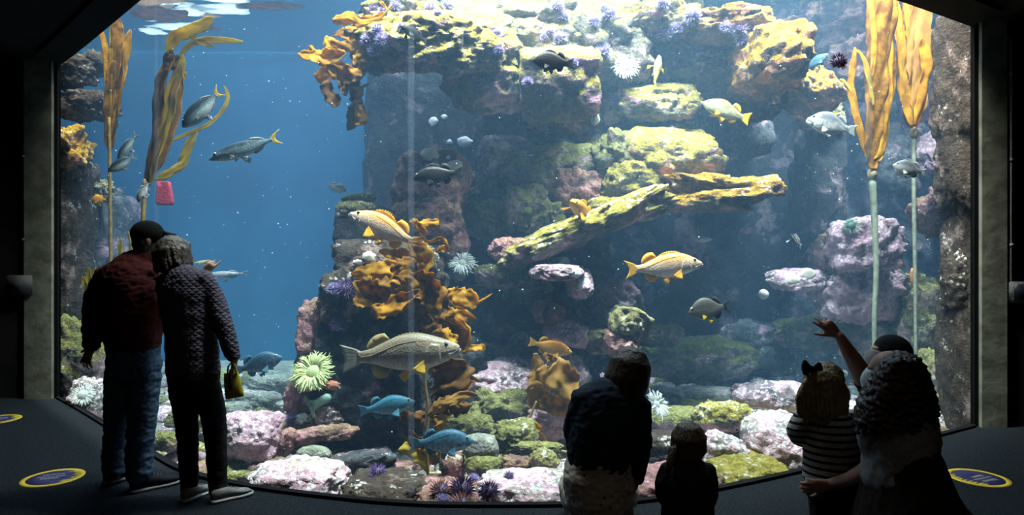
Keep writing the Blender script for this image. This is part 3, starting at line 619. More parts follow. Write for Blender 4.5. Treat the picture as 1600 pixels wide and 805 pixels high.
    # dorsal fins
    def strip(s0, s1, n, hf, sgn, lean):
        rows = [[], [], []]
        for i in range(n):
            s = lerp(s0, s1, i / (n - 1)); t, b, _ = at(s); base = (t if sgn > 0 else b) * h * 0.94; hh = hf(i / (n - 1), i)
            for k, v in enumerate((0, 0.55, 1.0)): rows[k].append(Vector((0.5 - s - lean * hh * v, bx(s) + 0.003 * math.sin(i * 2.4 + k), base + sgn * hh * v)))
        return rows
    if spiny: fin('dorsal_fin', strip(0.27, 0.58, 21, lambda t, i: spiny * (math.sin(math.pi * min(1, t * 0.85 + 0.15)) * 0.8 + 0.2) * (1.0 if i % 2 == 0 else 0.62), 1, 0.5), fin_m)
    fin('soft_dorsal_fin', strip(0.57, 0.77, 11, lambda t, i: soft * math.sin(math.pi * min(1, 0.28 + 0.7 * t)) ** 0.7 + 0.004, 1, 0.75), fin_m)
    fin('anal_fin', strip(0.58, 0.74, 10, lambda t, i: anal * math.sin(math.pi * min(1, 0.25 + 0.72 * t)) ** 0.7 + 0.004, -1, 0.7), fin_m)
    for sd in (1, -1):
        p0 = pt(0.29, math.radians(-28)); p0 = Vector((p0.x, (p0.y - bx(.29)) * sd + bx(.29), p0.z)); rows = []
        for i in range(6):
            v = i / 5; row = []
            for j in range(8):
                a = math.radians(-152 + 62 * j / 7) if pect_out < 0.9 else math.radians(-150 + 80 * j / 7)
                row.append(p0 + Vector((math.cos(a) * pect * v * (0.85 + 0.15 * math.sin(j / 7 * math.pi)), sd * (pect * v * pect_out + 0.004 * math.sin(j * 2.6) * v), math.sin(a) * pect * v * 0.8)) * 1.0 + Vector((0, 0, 0.012 * (1 - v) * (3.5 - j) / 3.5)))
            rows.append(row)
        fin('pectoral_fin', rows, pect_m)
        p0 = pt(0.40, math.radians(-72)); p0 = Vector((p0.x, (p0.y - bx(.4)) * sd + bx(.4), p0.z + 0.008)); rows = []
        for i in range(5):
            v = i / 4; rows.append([p0 + Vector((-math.cos(math.radians(18 + 45 * j / 5)) * 0.125 * v, sd * 0.03 * v, -math.sin(math.radians(18 + 45 * j / 5)) * 0.115 * v)) + Vector((-0.012 * j / 5, 0, 0)) for j in range(6)])
        fin('pelvic_fin', rows, pect_m)
        s = 0.105 if kind != 'perch' else 0.085
        p = pt(s, math.radians(38)); p = Vector((p.x, (p.y - bx(s)) * sd + bx(s), p.z)); er = (0.021 if kind != 'perch' else 0.028) * (0.82 if kind == 'bass' else 1)
        mb = MB(); mb.ball(p + Vector((0, -sd * er * 0.45, 0)), er * 1.25, er * 0.8, er * 1.25, 12, 8, 1); mb.ball(p + Vector((0, sd * er * 0.02, 0)), er * 0.85, er * 0.62, er * 0.85, 12, 8, 0)
        mb.build('eye', [eye or M_eye, M_eyering if not big and kind != 'bass' else body_m], root)
    if big or kind in ('bass', 'rock'):
        for sd in (1, -1):
            mb = MB(); mb.tube([Vector((q.x, (q.y - bx(s)) * 1.01 * sd + bx(s), q.z)) for s, q in [(s, pt(s, math.radians(a))) for s, a in ((.28, 42), (.38, 38), (.5, 34), (.62, 24), (.74, 8), (.83, 0))]], 0.0032, 5); mb.build('lateral_line', belly_mat or fin_m, root)
    return root
FM = {
 'canary': fish_mat('orange_and_cream_scales', (0.8, 0.36, 0.05), (0.74, 0.56, 0.42), (0.78, 0.73, 0.68), (0.5, 0.32, 0.2), 0.5, 7.0),
 'canary_fin': thin_mat('orange_fin', (0.95, 0.5, 0.02), (0.95, 0.62, 0.1), 8, 0.4),
 'gold_fin': thin_mat('yellow_fin', (0.9, 0.62, 0.06), (0.75, 0.55, 0.12), 8, 0.4),
 'bass': fish_mat('olive_grey_scales', (0.20, 0.165, 0.11), (0.36, 0.31, 0.23), (0.52, 0.48, 0.40), (0.2, 0.165, 0.11), 0.45, 9.0, stripes=0.12),
 'bass_fin': thin_mat('olive_fin', (0.42, 0.36, 0.2), (0.6, 0.48, 0.22), 9, 0.4),
 'pale_fin': thin_mat('pale_grey_fin', (0.55, 0.55, 0.48), (0.42, 0.42, 0.36), 9, 0.4),
 'black': fish_mat('black_scales', (0.008, 0.01, 0.01), (0.018, 0.02, 0.02), (0.10, 0.11, 0.10), (0.04, 0.04, 0.036), 0.3),
 'black_fin': thin_mat('black_fin', (0.02, 0.022, 0.024), (0.05, 0.05, 0.05), 9, 0.2),
 'brown': fish_mat('brown_black_scales', (0.012, 0.01, 0.009), (0.024, 0.019, 0.016), (0.05, 0.035, 0.03), (0.012, 0.01, 0.01), 0.3),
 'blue': fish_mat('blue_scales', (0.035, 0.11, 0.17), (0.07, 0.18, 0.26), (0.18, 0.32, 0.4), (0.02, 0.07, 0.11), 0.8, 16.0),
 'blue_fin': thin_mat('blue_fin', (0.09, 0.22, 0.3), (0.05, 0.14, 0.2), 9, 0.35),
 'azure': fish_mat('azure_scales', (0.04, 0.17, 0.26), (0.08, 0.27, 0.37), (0.22, 0.42, 0.5), (0.04, 0.16, 0.24), 0.6, 16.0),
 'azure_fin': thin_mat('azure_fin', (0.14, 0.38, 0.5), (0.08, 0.26, 0.36), 9, 0.35),
 'slate': fish_mat('slate_blue_scales', (0.03, 0.08, 0.13), (0.06, 0.13, 0.19), (0.12, 0.22, 0.28), (0.02, 0.04, 0.06), 0.6, 16.0),
 'silver': fish_mat('silver_scales', (0.1, 0.12, 0.14), (0.42, 0.44, 0.45), (0.74, 0.76, 0.76), (0.15, 0.16, 0.17), 0.55, 8.0, rough=0.3),
 'silver_fin': thin_mat('silver_fin', (0.45, 0.47, 0.48), (0.3, 0.32, 0.34), 9, 0.35),
 'tail': fish_mat('dark_back_silver_scales', (0.018, 0.03, 0.04), (0.16, 0.24, 0.28), (0.5, 0.62, 0.62), None, 0, rough=0.3, z0=-0.06, z1=0.06),
 'olive': fish_mat('yellow_olive_scales', (0.22, 0.22, 0.1), (0.48, 0.47, 0.27), (0.7, 0.7, 0.55), (0.2, 0.2, 0.12), 0.5, 10.0),
 'yellow': thin_mat('bright_yellow_fin', (0.95, 0.75, 0.03), (0.85, 0.6, 0.03), 8, 0.4),
 'orange': fish_mat('orange_scales', (0.8, 0.3, 0.03), (0.85, 0.42, 0.06), (0.85, 0.6, 0.3), (0.55, 0.25, 0.06), 0.4, 10.0),
 'perch': fish_mat('dark_grey_perch_scales', (0.07, 0.065, 0.055), (0.15, 0.14, 0.12), (0.22, 0.22, 0.17), (0.06, 0.06, 0.06), 0.4, 18.0),
}
cn, bf = (FM['canary'], FM['canary_fin']), FM['black_fin']
fish((718, 543), (533, 561), 4.95, 'bass', (FM['bass'], FM['bass_fin'], FM['pale_fin'], FM['gold_fin']), 'very large olive-grey bass-like fish in front of the dark column', h=1.03, fork=0.03, tailh=0.12, spiny=0.02, soft=0.07, anal=0.09, pect=0.13, pect_out=0.25, big=True, eye=M_eyeblue)
fish((547, 333), (660, 384), 5.5, 'rock', cn, 'orange and cream rockfish facing down-left above the kelp mass', h=1.0, fork=0.05, tailh=0.12, pect=0.17, pect_out=0.3, big=True)
fish((1097, 411), (976, 422), 5.6, 'rock', (FM['canary'], FM['canary_fin'], FM['canary_fin'], FM['canary_fin']), 'orange and cream rockfish facing right in open water', h=1.03, fork=0.06, tailh=0.12, spiny=0.04, pect=0.15, pect_out=0.2, big=True)
fish((894, 551), (826, 534), 5.7, 'rock', (FM['orange'], FM['canary_fin']), 'small deep-orange rockfish above the brown kelp sheet', h=1.1, fork=0.03, spiny=0.05)
fish((892, 314), (924, 344), 5.9, 'rock', (FM['orange'], FM['canary_fin']), 'orange rockfish turned head on above the sloping ledge', dd=-0.22 + 0.62, h=0.9, w=1.5, pect_out=0.9, up=(0.5, 0, 0.8), tailh=0.1)
fish((832, 94), (897, 99), 5.0, 'rock', (FM['brown'], bf), 'brown-black rockfish above the square mossy block', h=1.5, fork=0.05, tailh=0.12)
fish((644, 279), (723, 268), 5.3, 'rock', (FM['black'], bf), 'black rockfish with a pale belly before the red-brown column', h=1.15, fork=0.03, pect_out=0.2)
fish((327, 250), (440, 213), 5.5, 'slim', (FM['tail'], FM['silver_fin'], FM['gold_fin']), 'slender dark-backed fish with a yellow tail alone in open water', h=1.05, fork=0.09, tailh=0.1, spiny=0, soft=0.03, anal=0.03, pect=0.08, pect_out=0.15)
fish((285, 199), (346, 140), 5.5, 'slim', (FM['tail'], FM['silver_fin'], FM['gold_fin']), 'dark-backed fish with a yellow tail diving beside the long kelp ribbon', h=1.8, fork=0.09, tailh=0.13, spiny=0, soft=0.03, anal=0.03, pect=0.08, pect_out=0.15)
fish((184, 252), (214, 207), 6.4, 'slim', (FM['tail'], FM['silver_fin']), 'dim dark fish at the left, upper of a crossing pair', h=1.5, spiny=0, soft=0.03, anal=0.03, pect=0.08, fork=0.08)
fish((169, 268), (212, 243), 6.2, 'slim', (FM['tail'], FM['silver_fin']), 'dim dark fish at the left, lower of a crossing pair', h=1.8, spiny=0, soft=0.03, anal=0.03, pect=0.08, fork=0.08, tailh=0.15)
fish((143, 313), (167, 311), 7.0, 'perch', (FM['orange'], FM['canary_fin']), 'tiny orange fish beside the left rock pillar', h=1.4, w=0.8)
fish((216, 317), (232, 284), 6.0, 'rock', (FM['silver'], FM['silver_fin']), 'small grey fish nose-down under the long kelp ribbon', h=1.3, pect_out=0.3)
fish((603, 113), (568, 108), 5.9, 'perch', (FM['slate'], FM['blue_fin']), 'hazy grey-blue fish beside the hanging top kelp', h=1.15)
fish((625, 40), (668, 66), 5.3, 'rock', (FM['black'], bf), 'dark fish hovering over the urchins at the reef top', dd=0.2, h=1.0, fork=0.04, tailh=0.14)
fish((1030, 86), (1022, 139), 6.1, 'rock', (FM['olive'], FM['yellow'], FM['yellow'], FM['yellow']), 'small yellow-finned fish seen from above, head up', dd=-0.15, up=(0.1, -1, 0.2), h=0.9, pect_out=0.9, pect=0.14, spiny=0.03)
fish((1097, 160), (1172, 187), 6.2, 'rock', (FM['olive'], FM['gold_fin'], FM['yellow'], FM['yellow']), 'silvery olive fish with a bright yellow tail', h=1.15, fork=0.02, tailh=0.14, spiny=0.03, pect_out=0.25, pect=0.13)
fish((1261, 186), (1338, 205), 6.2, 'rock', (FM['silver'], FM['silver_fin']), 'silver rockfish left of the bull kelp blades', h=1.45, fork=0.03, tailh=0.12, spiny=0.03, pect_out=0.25, big=True)
fish((1395, 258), (1447, 270), 5.95, 'rock', (FM['silver'], FM['silver_fin']), 'silver rockfish in front of the right bull kelp stem', h=1.5, fork=0.03, tailh=0.12, pect_out=0.4)
fish((1294, 84), (1254, 112), 6.7, 'rock', (FM['blue'], FM['blue_fin']), 'hazy blue fish left of the dark spiny urchin', h=1.15, dd=0.15)
fish((649, 627), (560, 643), 4.9, 'rock', (FM['azure'], FM['azure_fin']), 'bright blue fish under the very large bass-like fish', h=1.05, fork=0.04, spiny=0.025, pect_out=0.35)
fish((741, 689), (640, 693), 4.85, 'rock', (FM['blue'], FM['blue_fin']), 'blue fish with scaly back beside the tall kelp stalk', h=1.2, fork=0.04, spiny=0.025, pect_out=0.3)
fish((441, 558), (366, 580), 5.6, 'rock', (FM['slate'], FM['blue_fin']), 'slate blue fish beside the woman holding the yellow bag', h=1.3, spiny=0.02)
fish((1076, 489), (1142, 478), 5.4, 'perch', (FM['perch'], bf, FM['black_fin'], FM['yellow']), 'dark grey deep-bodied perch in the middle of the right water', h=1.3, fork=0.1, tailh=0.16, spiny=0.04, pect=0.13, pect_out=0.2)
fish((542, 298), (510, 288), 6.3, 'rock', (FM['silver'], FM['silver_fin']), 'tiny grey fish left of the red-brown column', h=1.3)
fish((1236, 366), (1252, 386), 6.2, 'rock', (FM['black'], FM['silver_fin']), 'small dark fish turned away in the blue water at right', dd=-0.22, h=1.0, w=1.5, pect_out=0.9)
fish((1484, 262), (1496, 290), 6.8, 'rock', (FM['black'], bf), 'little dark fish close to the dark rock pillar', h=0.9)

# ---------------------------------------------------------------- urchins
from mathutils.bvhtree import BVHTree
_vs, _ps = [], []
bpy.context.view_layer.update()
for _o in C.objects:
    if _o.get('category') == 'rock':
        _b = len(_vs); _vs.extend(_o.matrix_world @ v.co for v in _o.data.vertices); _ps.extend(tuple(_b + i for i in p.vertices) for p in _o.data.polygons)
ROCKS = BVHTree.FromPolygons(_vs, _ps)
def on_rock(px, py, d, near=0.0):
    """Depth at which the rock face lies behind pixel px, py, so that what grows there is rooted on stone; d if there is none."""
    e = Vector((0, 0, EYE)); hit = ROCKS.ray_cast(e, (P(px, py, 1.0) - e).normalized())
    return hit[0].y if hit[0] is not None and hit[0].y < d + 2.5 else d
def urchin_mat(name, a, b):
    m, nt, n, l, bs = new_mat(name); tc = nd(nt, 'ShaderNodeTexCoord')
    l.new(mixc(nt, ramp(nt, noise_n(nt, tc.outputs['Object'], 9, 2), 0.35, 0.65), a, b), bs.inputs['Base Color']); bs.inputs['Roughness'].default_value = 0.55; return m
UM = {'lilac': urchin_mat('lilac_spines', (0.26, 0.21, 0.52), (0.5, 0.46, 0.74)), 'dark': urchin_mat('dark_purple_spines', (0.035, 0.012, 0.05), (0.09, 0.03, 0.1)),
      'violet': urchin_mat('violet_spines', (0.11, 0.07, 0.2), (0.2, 0.13, 0.32)), 'tan': urchin_mat('tan_spines', (0.34, 0.16, 0.12), (0.5, 0.28, 0.2)), 'body': urchin_mat('urchin_body', (0.06, 0.035, 0.09), (0.1, 0.06, 0.14))}
def urchin_meshes(col, sp, n, seed):
    r = random.Random(seed); b = MB(); b.ball((0, 0, 0), 0.62, 0.62, 0.5, 16, 10); s = MB()
    for i in range(n):
        z = 1 - 1.75 * (i + 0.5) / n; a = i * 2.39996 + r.uniform(-.2, .2); q = math.sqrt(max(0, 1 - z * z)); v = Vector((q * math.cos(a), q * math.sin(a), z)) + Vector((r.uniform(-.15, .15), r.uniform(-.15, .15), r.uniform(-.15, .15)))
        v.normalize(); s.cone(v * 0.5, v * (1 + sp * r.uniform(-.3, .15)), 0.045, 4)
    return b.mesh('urchin_body', UM['body']), s.mesh('urchin_spines', UM[col], False)
UMESH = {}
def urchin(px, py, r, d, label, col='lilac', sp=0.12, n=150, group=None):
    if d > 5.6 or d < 5.0: d = on_rock(px, py, d)
    r *= 1.2; d -= 0.55 * r * d / F
    k = (col, sp)
    if k not in UMESH: UMESH[k] = urchin_meshes(col, sp, n, len(UMESH))
    root = empty('sea_urchin', P(px, py, d), label, 'sea urchin', group)
    root.scale = (r * d / F,) * 3; root.rotation_euler = (R.uniform(-.5, .5), R.uniform(-.4, .4), R.uniform(0, 6))
    for nm, me in zip(('body', 'spines'), UMESH[k]):
        o = bpy.data.objects.new(nm, me); C.objects.link(o); o.parent = root
        if nm == 'spines': o['kind'] = 'stuff'
for a in [
 (618, 10, 10, 6.3, 'purple urchin at the root of the top kelp'), (584, 14, 8, 6.3, 'dark violet urchin left of the top kelp root', 'violet'), (599, 18, 8, 6.2, 'violet urchin tucked behind the top kelp stem', 'violet'),
 (589, 47, 10, 5.95, 'topmost of the four purple urchins beside the top kelp'), (574, 63, 11, 5.92, 'leftmost of the four purple urchins beside the top kelp'), (598, 64, 13, 5.88, 'largest of the four purple urchins beside the top kelp'), (585, 79, 11, 5.86, 'lowest of the four purple urchins beside the top kelp'),
 (628, 44, 9, 6.0, 'purple urchin behind the dark fish at the reef top'), (672, 14, 11, 6.3, 'purple urchin on the pale crest left of the tall one'), (698, 11, 12, 6.2, 'tall purple urchin at the top edge above the pale crest'), (684, 22, 8, 6.2, 'small purple urchin between two larger ones on the pale crest'),
 (773, 53, 12, 6.7, 'purple urchin alone on the mossy bank above the hanging rock'), (780, 79, 9, 6.3, 'half-hidden purple urchin in the green dip of the bank'), (871, 10, 11, 6.9, 'upper urchin of the pair near the top edge above the black fish'), (880, 26, 11, 6.8, 'lower urchin of the pair near the top edge above the black fish'),
 (928, 33, 11, 7.0, 'purple urchin on the white barnacles right of the pair'), (952, 22, 12, 7.0, 'broad purple urchin at the left end of the algae shelf'), (945, 14, 8, 7.1, 'purple urchin peeping over the broad one'), (859, 51, 10, 6.6, 'left urchin of the pair just above the black fish'), (876, 60, 11, 6.5, 'right urchin of the pair just above the black fish'), (850, 58, 7, 6.6, 'small purple urchin beside the pair above the black fish'),
 (942, 82, 14, 6.8, 'large purple urchin left of the white disc anemone'), (824, 128, 9, 5.95, 'purple urchin in the notch left of the square block'), (896, 98, 8, 6.2, 'purple urchin behind the tail of the black fish'), (963, 156, 10, 6.9, 'pale lilac urchin below the white disc anemone'),
 (1036, 6, 11, 7.2, 'purple urchin on the dark green boulder at the top edge'), (1082, 26, 14, 6.9, 'wide purple urchin at the right end of the algae shelf'), (1039, 50, 14, 6.75, 'wide purple urchin under the algae shelf'), (1058, 44, 10, 6.8, 'small purple urchin right of the wide one under the shelf'), (1025, 87, 12, 7.0, 'purple urchin behind the small yellow-finned fish'),
 (1134, 42, 10, 6.6, 'leftmost urchin on the golden shelf end'), (1156, 46, 13, 6.5, 'biggest urchin on the golden shelf end'), (1177, 43, 10, 6.5, 'rightmost urchin on the golden shelf end'), (1159, 61, 12, 6.4, 'lowest, palest urchin on the golden shelf end'),
 (1311, 97, 14, 5.08, 'near-black long-spined urchin alone left of the bull kelp', 'dark', 0.3),
 (540, 452, 17, 5.65, 'dark blue-violet urchin under the left edge of the kelp mass', 'violet', 0.2), (521, 452, 11, 5.65, 'lilac urchin at the left rim of the kelp mass'), (528, 508, 15, 5.65, 'dark urchin with lit spine tips on the purple-brown shoulder', 'violet', 0.25),
 (456, 657, 11, 5.65, 'small purple urchin on the mossy slab below the anemones', 'violet'), (590, 738, 14, 4.7, 'bluish urchin in shadow at the foot of the front column', 'violet'),
 (722, 764, 22, 4.34, 'big dark purple urchin at the glass below the tall kelp', 'dark', 0.22), (764, 768, 18, 4.32, 'dark purple urchin right of the biggest one at the glass', 'dark', 0.22), (688, 768, 20, 4.36, 'tan-spined urchin left of the biggest one at the glass', 'tan', 0.22), (720, 790, 20, 4.28, 'tan-spined urchin lowest at the glass under the biggest one', 'tan', 0.22), (692, 784, 12, 4.28, 'bluish lilac urchin squeezed in front of the tan one'), (740, 749, 9, 4.5, 'small bluish urchin behind the two dark ones at the glass'), (795, 745, 9, 4.6, 'small violet urchin on the stone right of the dark ones', 'violet'),
]:
    urchin(*a)

# ---------------------------------------------------------------- anemones and pale growths
def anemone_mats(name, col, tip):
    return plain(name + '_column', col, 0.6, tuple(x * 0.75 for x in col), 14), thin_mat(name + '_tentacle', tip, tuple(min(1, x * 1.1) for x in tip), 10, 0.35)
AM = {'white': anemone_mats('white_anemone', (0.5, 0.55, 0.5), (0.9, 0.92, 0.88)), 'green': anemone_mats('green_anemone', (0.4, 0.45, 0.22), (0.72, 0.78, 0.42)), 'teal': anemone_mats('teal_anemone', (0.25, 0.42, 0.34), (0.5, 0.66, 0.52))}
def anemone(px, py, d, axis, rad, col_len, tlen, n, mat, label, disc=0.55, flat=0.25, base_r=0.7, fine=0.75):
    """Column along axis, an oral disc on its end and n tentacles round it; sizes in pixels at depth d."""
    d = on_rock(px, py, d); d -= 0.6 * col_len * d / F
    k = d / F; ax = Vector(axis).normalized(); u = ax.orthogonal().normalized(); w = ax.cross(u); c = P(px, py, d)
    root = empty('sea_anemone', c, label, 'sea anemone'); r = random.Random(px)
    mb = MB(); path = [-ax * col_len * k, -ax * col_len * 0.55 * k, -ax * col_len * 0.15 * k, ax * 0.0]
    mb.tube(path, [rad * base_r * 1.15 * k, rad * base_r * k, rad * base_r * 1.0 * k, rad * disc * 1.2 * k], 14); mb.build('column', AM[mat][0], root)
    mb = MB(); mb.rings([[(u * math.cos(2 * math.pi * j / 16) + w * math.sin(2 * math.pi * j / 16)) * rad * q * k + ax * hh * rad * k for j in range(16)] for q, hh in ((disc * 1.1, 0.02), (disc * 0.9, 0.16), (disc * 0.5, 0.12), (0.12, 0.04))]); mb.build('oral_disc', AM[mat][0], root)
    mb = MB()
    for i in range(n):
        a = 2 * math.pi * i * 0.618034; q = disc * (0.62 + 0.5 * (i / n)); rd = u * math.cos(a) + w * math.sin(a)
        tl = tlen * k * r.uniform(0.8, 1.15); lift = lerp(0.75, flat, i / n) + r.uniform(-.12, .12); sw = (rd.cross(ax)) * r.uniform(-.25, .25)
        p0 = rd * rad * q * k + ax * 0.1 * rad * k; p1 = p0 + (rd * (1 - lift * 0.4) + ax * lift + sw * 0.5) * tl * 0.55; p2 = p1 + (rd + ax * lift * 0.2 + sw + Vector((0, 0, -0.25))) * tl * 0.3; p3 = p2 + (rd * 0.8 - sw * 2.0 + ax * r.uniform(-.5, .5) + Vector((0, 0, r.uniform(-.5, .3)))) * tl * 0.22
        mb.tube([p0, p1, p2, p3], [tlen * 0.10 * k * fine, tlen * 0.09 * k * fine, tlen * 0.06 * k * fine, tlen * 0.03 * k * fine], 6)
    t = mb.build('tentacles', AM[mat][1], root); t['kind'] = 'stuff'
    return root
anemone(976, 104, 6.6, (0.1, -1, 0.35), 14, 14, 13, 110, 'white', 'round white disc anemone with a pale teal centre on the reef top', disc=0.75, flat=0.12)
anemone(722, 412, 5.6, (0.15, -0.8, 0.6), 12, 34, 17, 70, 'white', 'spiky white anemone with a grey stem right of the kelp mass', disc=0.6, flat=0.4)
anemone(1024, 633, 5.9, (0.5, -0.6, 0.5), 12, 34, 18, 60, 'white', 'feathery white anemone behind the shoulder of the squatting woman', disc=0.6, flat=0.3)
anemone(491, 583, 5.45, (-0.15, -0.75, 0.6), 20, 26, 24, 190, 'green', 'large pale green anemone with a ring of wavy arms', disc=0.62, flat=0.4, fine=0.55)
anemone(488, 634, 5.35, (-0.85, -0.35, -0.4), 10, 26, 12, 60, 'teal', 'teal column anemone leaning left below the large green one', disc=0.8, flat=0.2)
anemone(1330, 352, 7.0, (-0.2, -0.8, -0.2), 9, 12, 8, 50, 'teal', 'pale green anemone on the dim pillar left of the bull kelp stem', disc=0.7)
anemone(471, 655, 5.2, (0, -0.6, 0.8), 7, 8, 8, 36, 'white', 'tiny pale anemone on the mossy slab under the green anemones', disc=0.6)
anemone(130, 618, 6.6, (0.3, -0.8, 0.5), 14, 14, 10, 60, 'white', 'whitish anemone on the mound in the left window corner', disc=0.6)
M_pale = plain('pale_lilac_crust', (0.58, 0.55, 0.66), 0.8, (0.74, 0.72, 0.78), 14, 0.4)
M_white = plain('white_shell', (0.8, 0.76, 0.68), 0.7, (0.62, 0.54, 0.42), 9, 0.3)
M_ball = plain('pale_green_ball', (0.6, 0.68, 0.48), 0.6, (0.48, 0.58, 0.42), 9, 0.2)
def blob(name, px, py, rx, rz, d, m, label, cat, ry=None, group=None, rough=0.18):
    bm = bmesh.new(); bmesh.ops.create_icosphere(bm, subdivisions=3, radius=1.0); k = d / F; o = Vector((px, py, d))
    for v in bm.verts:
        s = 1 + rough * (noise.noise(v.co * 1.9 + o) + 0.6 * noise.noise(v.co * 4.5 + o)); v.co = Vector((v.co.x * rx * k * s, v.co.y * (ry or min(rx, rz) * 0.35) * k * s, v.co.z * rz * k * s))
    me = bpy.data.meshes.new(name); bm.to_mesh(me); bm.free(); me.materials.append(m); me.polygons.foreach_set('use_smooth', [True] * len(me.polygons))
    ob = bpy.data.objects.new(name, me); C.objects.link(ob); ob.location = P(px, py, d); return tag(ob, label, cat, group)
blob('sponge_ball', 881, 410, 9.5, 9, 6.05, M_ball, 'smooth pale green ball under the sloping mossy ledge', 'sponge', ry=9, rough=0.04)
blob('sponge_ball', 1193, 460, 8, 8, 7.0, M_pale, 'pale round ball hanging in the blue water right of the perch', 'sponge', ry=8, rough=0.08)
blob('jelly', 1098, 374, 14, 5, 7.0, M_pale, 'flat pale floating scrap above the orange and cream rockfish', 'jelly')
blob('shell', 576, 404, 11, 10, on_rock(576, 404, 5.55) - 0.02, M_white, 'big white scallop shell at the upper left of the kelp mass', 'shell', rough=0.3)
blob('shell', 560, 411, 9, 5, on_rock(560, 411, 5.5) - 0.02, M_white, 'small cream shell beside the big white one', 'shell', rough=0.4)
_rc = P(257, 302, 6.8); mb = MB()
mb.rings([[_rc + Vector((6.8 / F * (cx_ + w_ * 13 * math.copysign(abs(math.cos(a)) ** 0.35, math.cos(a))), 0.03 * math.copysign(abs(math.sin(a)) ** 0.4, math.sin(a)), -6.8 / F * z_ + 0.004 * math.sin(7 * a + z_))) for a in [2 * math.pi * q / 24 for q in range(24)]] for z_, w_, cx_ in ((-18, .6, -1), (-17, .75, -1), (-8, .85, -.5), (4, .98, 0), (13, 1.05, .6), (17, 1.0, 1), (18, .8, 1))])
tag(local(mb.build('red_patch', plain('speckled_red', (0.5, 0.05, 0.08), 0.9, (0.28, 0.03, 0.06), 40, 0.4, spec=0.1))), 'red speckled patch in the open water under the long kelp ribbon', 'sponge')  # unidentified red patch built as a rounded block
blob('orange_sponge', 1427, 432, 5, 13, 7.2, plain('orange_crust', (0.75, 0.3, 0.1), 0.8, (0.6, 0.2, 0.08)), 'small orange lump on the right bull kelp stem', 'sponge', rough=0.3)
blob('orange_sponge', 520, 603, 14, 7, on_rock(520, 603, 5.4) - 0.02, plain('salmon_crust', (0.7, 0.26, 0.14), 0.8, (0.5, 0.2, 0.12)), 'salmon-orange crust at the right foot of the large green anemone', 'sponge', rough=0.45)
for (px, py, rx, rz, d, lb) in [(672, 241, 14, 10, 6.45, 'largest white patch of growth above the black rockfish'), (711, 258, 11, 8, 6.4, 'white patch right above the back of the black rockfish'), (677, 190, 7, 7, 7.75, 'round pale disc high in the dark hollow'), (694, 183, 5, 4, 7.8, 'small pale disc right of the round one in the hollow'),
    (726, 222, 12, 8, 7.75, 'scalloped pale patch in the middle of the dark hollow'), (702, 222, 4, 4, 7.75, 'tiny pale disc left of the scalloped patch'), (770, 226, 9, 6, 7.2, 'left one of two lilac patches on the pinkish crusted rock'), (788, 229, 10, 8, 7.1, 'right one of two lilac patches on the pinkish crusted rock'), (770, 256, 7, 6, 7.2, 'pale knob below the two lilac patches'),
    (700, 246, 3, 3, 7.4, 'tiny pale speck left of the white patch over the black rockfish'), (740, 274, 3, 3, 7.6, 'tiny pale dot right of the tail of the black rockfish'), (930, 186, 7, 10, 7.1, 'white fluffy tuft right below the square mossy block'), (900, 427, 9, 7, 6.2, 'lilac lobe upper of two below the pale green ball'), (912, 444, 10, 9, 6.2, 'lilac lobe lower of two below the pale green ball'),
    (1240, 437, 12, 8, 7.4, 'brightest white lump of the mid-water knob at right'), (1262, 428, 12, 9, 7.4, 'white lump at the top right of the mid-water knob')]:
    blob('encrusting_sponge', px, py, rx, rz, on_rock(px, py, d), M_pale if 'lilac' in lb or 'pale' in lb else M_white, lb, 'sponge', group='pale growths on the reef', rough=0.3)

# ---------------------------------------------------------------- kelp
KM = {'gold': thin_mat('golden_kelp', (0.56, 0.27, 0.012), (0.24, 0.10, 0.008), 9, 0.5), 'amber': thin_mat('amber_kelp', (0.8, 0.47, 0.03), (0.52, 0.25, 0.015), 8, 0.55), 'brown': thin_mat('brown_kelp', (0.16, 0.07, 0.015), (0.28, 0.13, 0.025), 7, 0.4),
      'yellow': thin_mat('yellow_kelp', (0.66, 0.5, 0.06), (0.5, 0.34, 0.03), 5, 0.55), 'bronze': thin_mat('bronze_kelp', (0.36, 0.18, 0.04), (0.5, 0.28, 0.06), 6, 0.45), 'stem': plain('kelp_stem', (0.34, 0.22, 0.05), 0.6, (0.22, 0.13, 0.03)), 'bull': plain('bull_kelp_stem', (0.3, 0.34, 0.26), 0.5, (0.2, 0.22, 0.16)), 'bulb': plain('bull_kelp_bulb', (0.4, 0.34, 0.2), 0.5, (0.28, 0.22, 0.12))}
LEAF = [(0, .15), (.12, .5), (.35, 1), (.6, .95), (.82, .6), (1, .06)]
STRAP = [(0, .3), (.15, .8), (.5, 1), (.85, .8), (1, .15)]
FAN = [(0, .1), (.2, .6), (.5, .95), (.85, 1.0), (1, .55)]
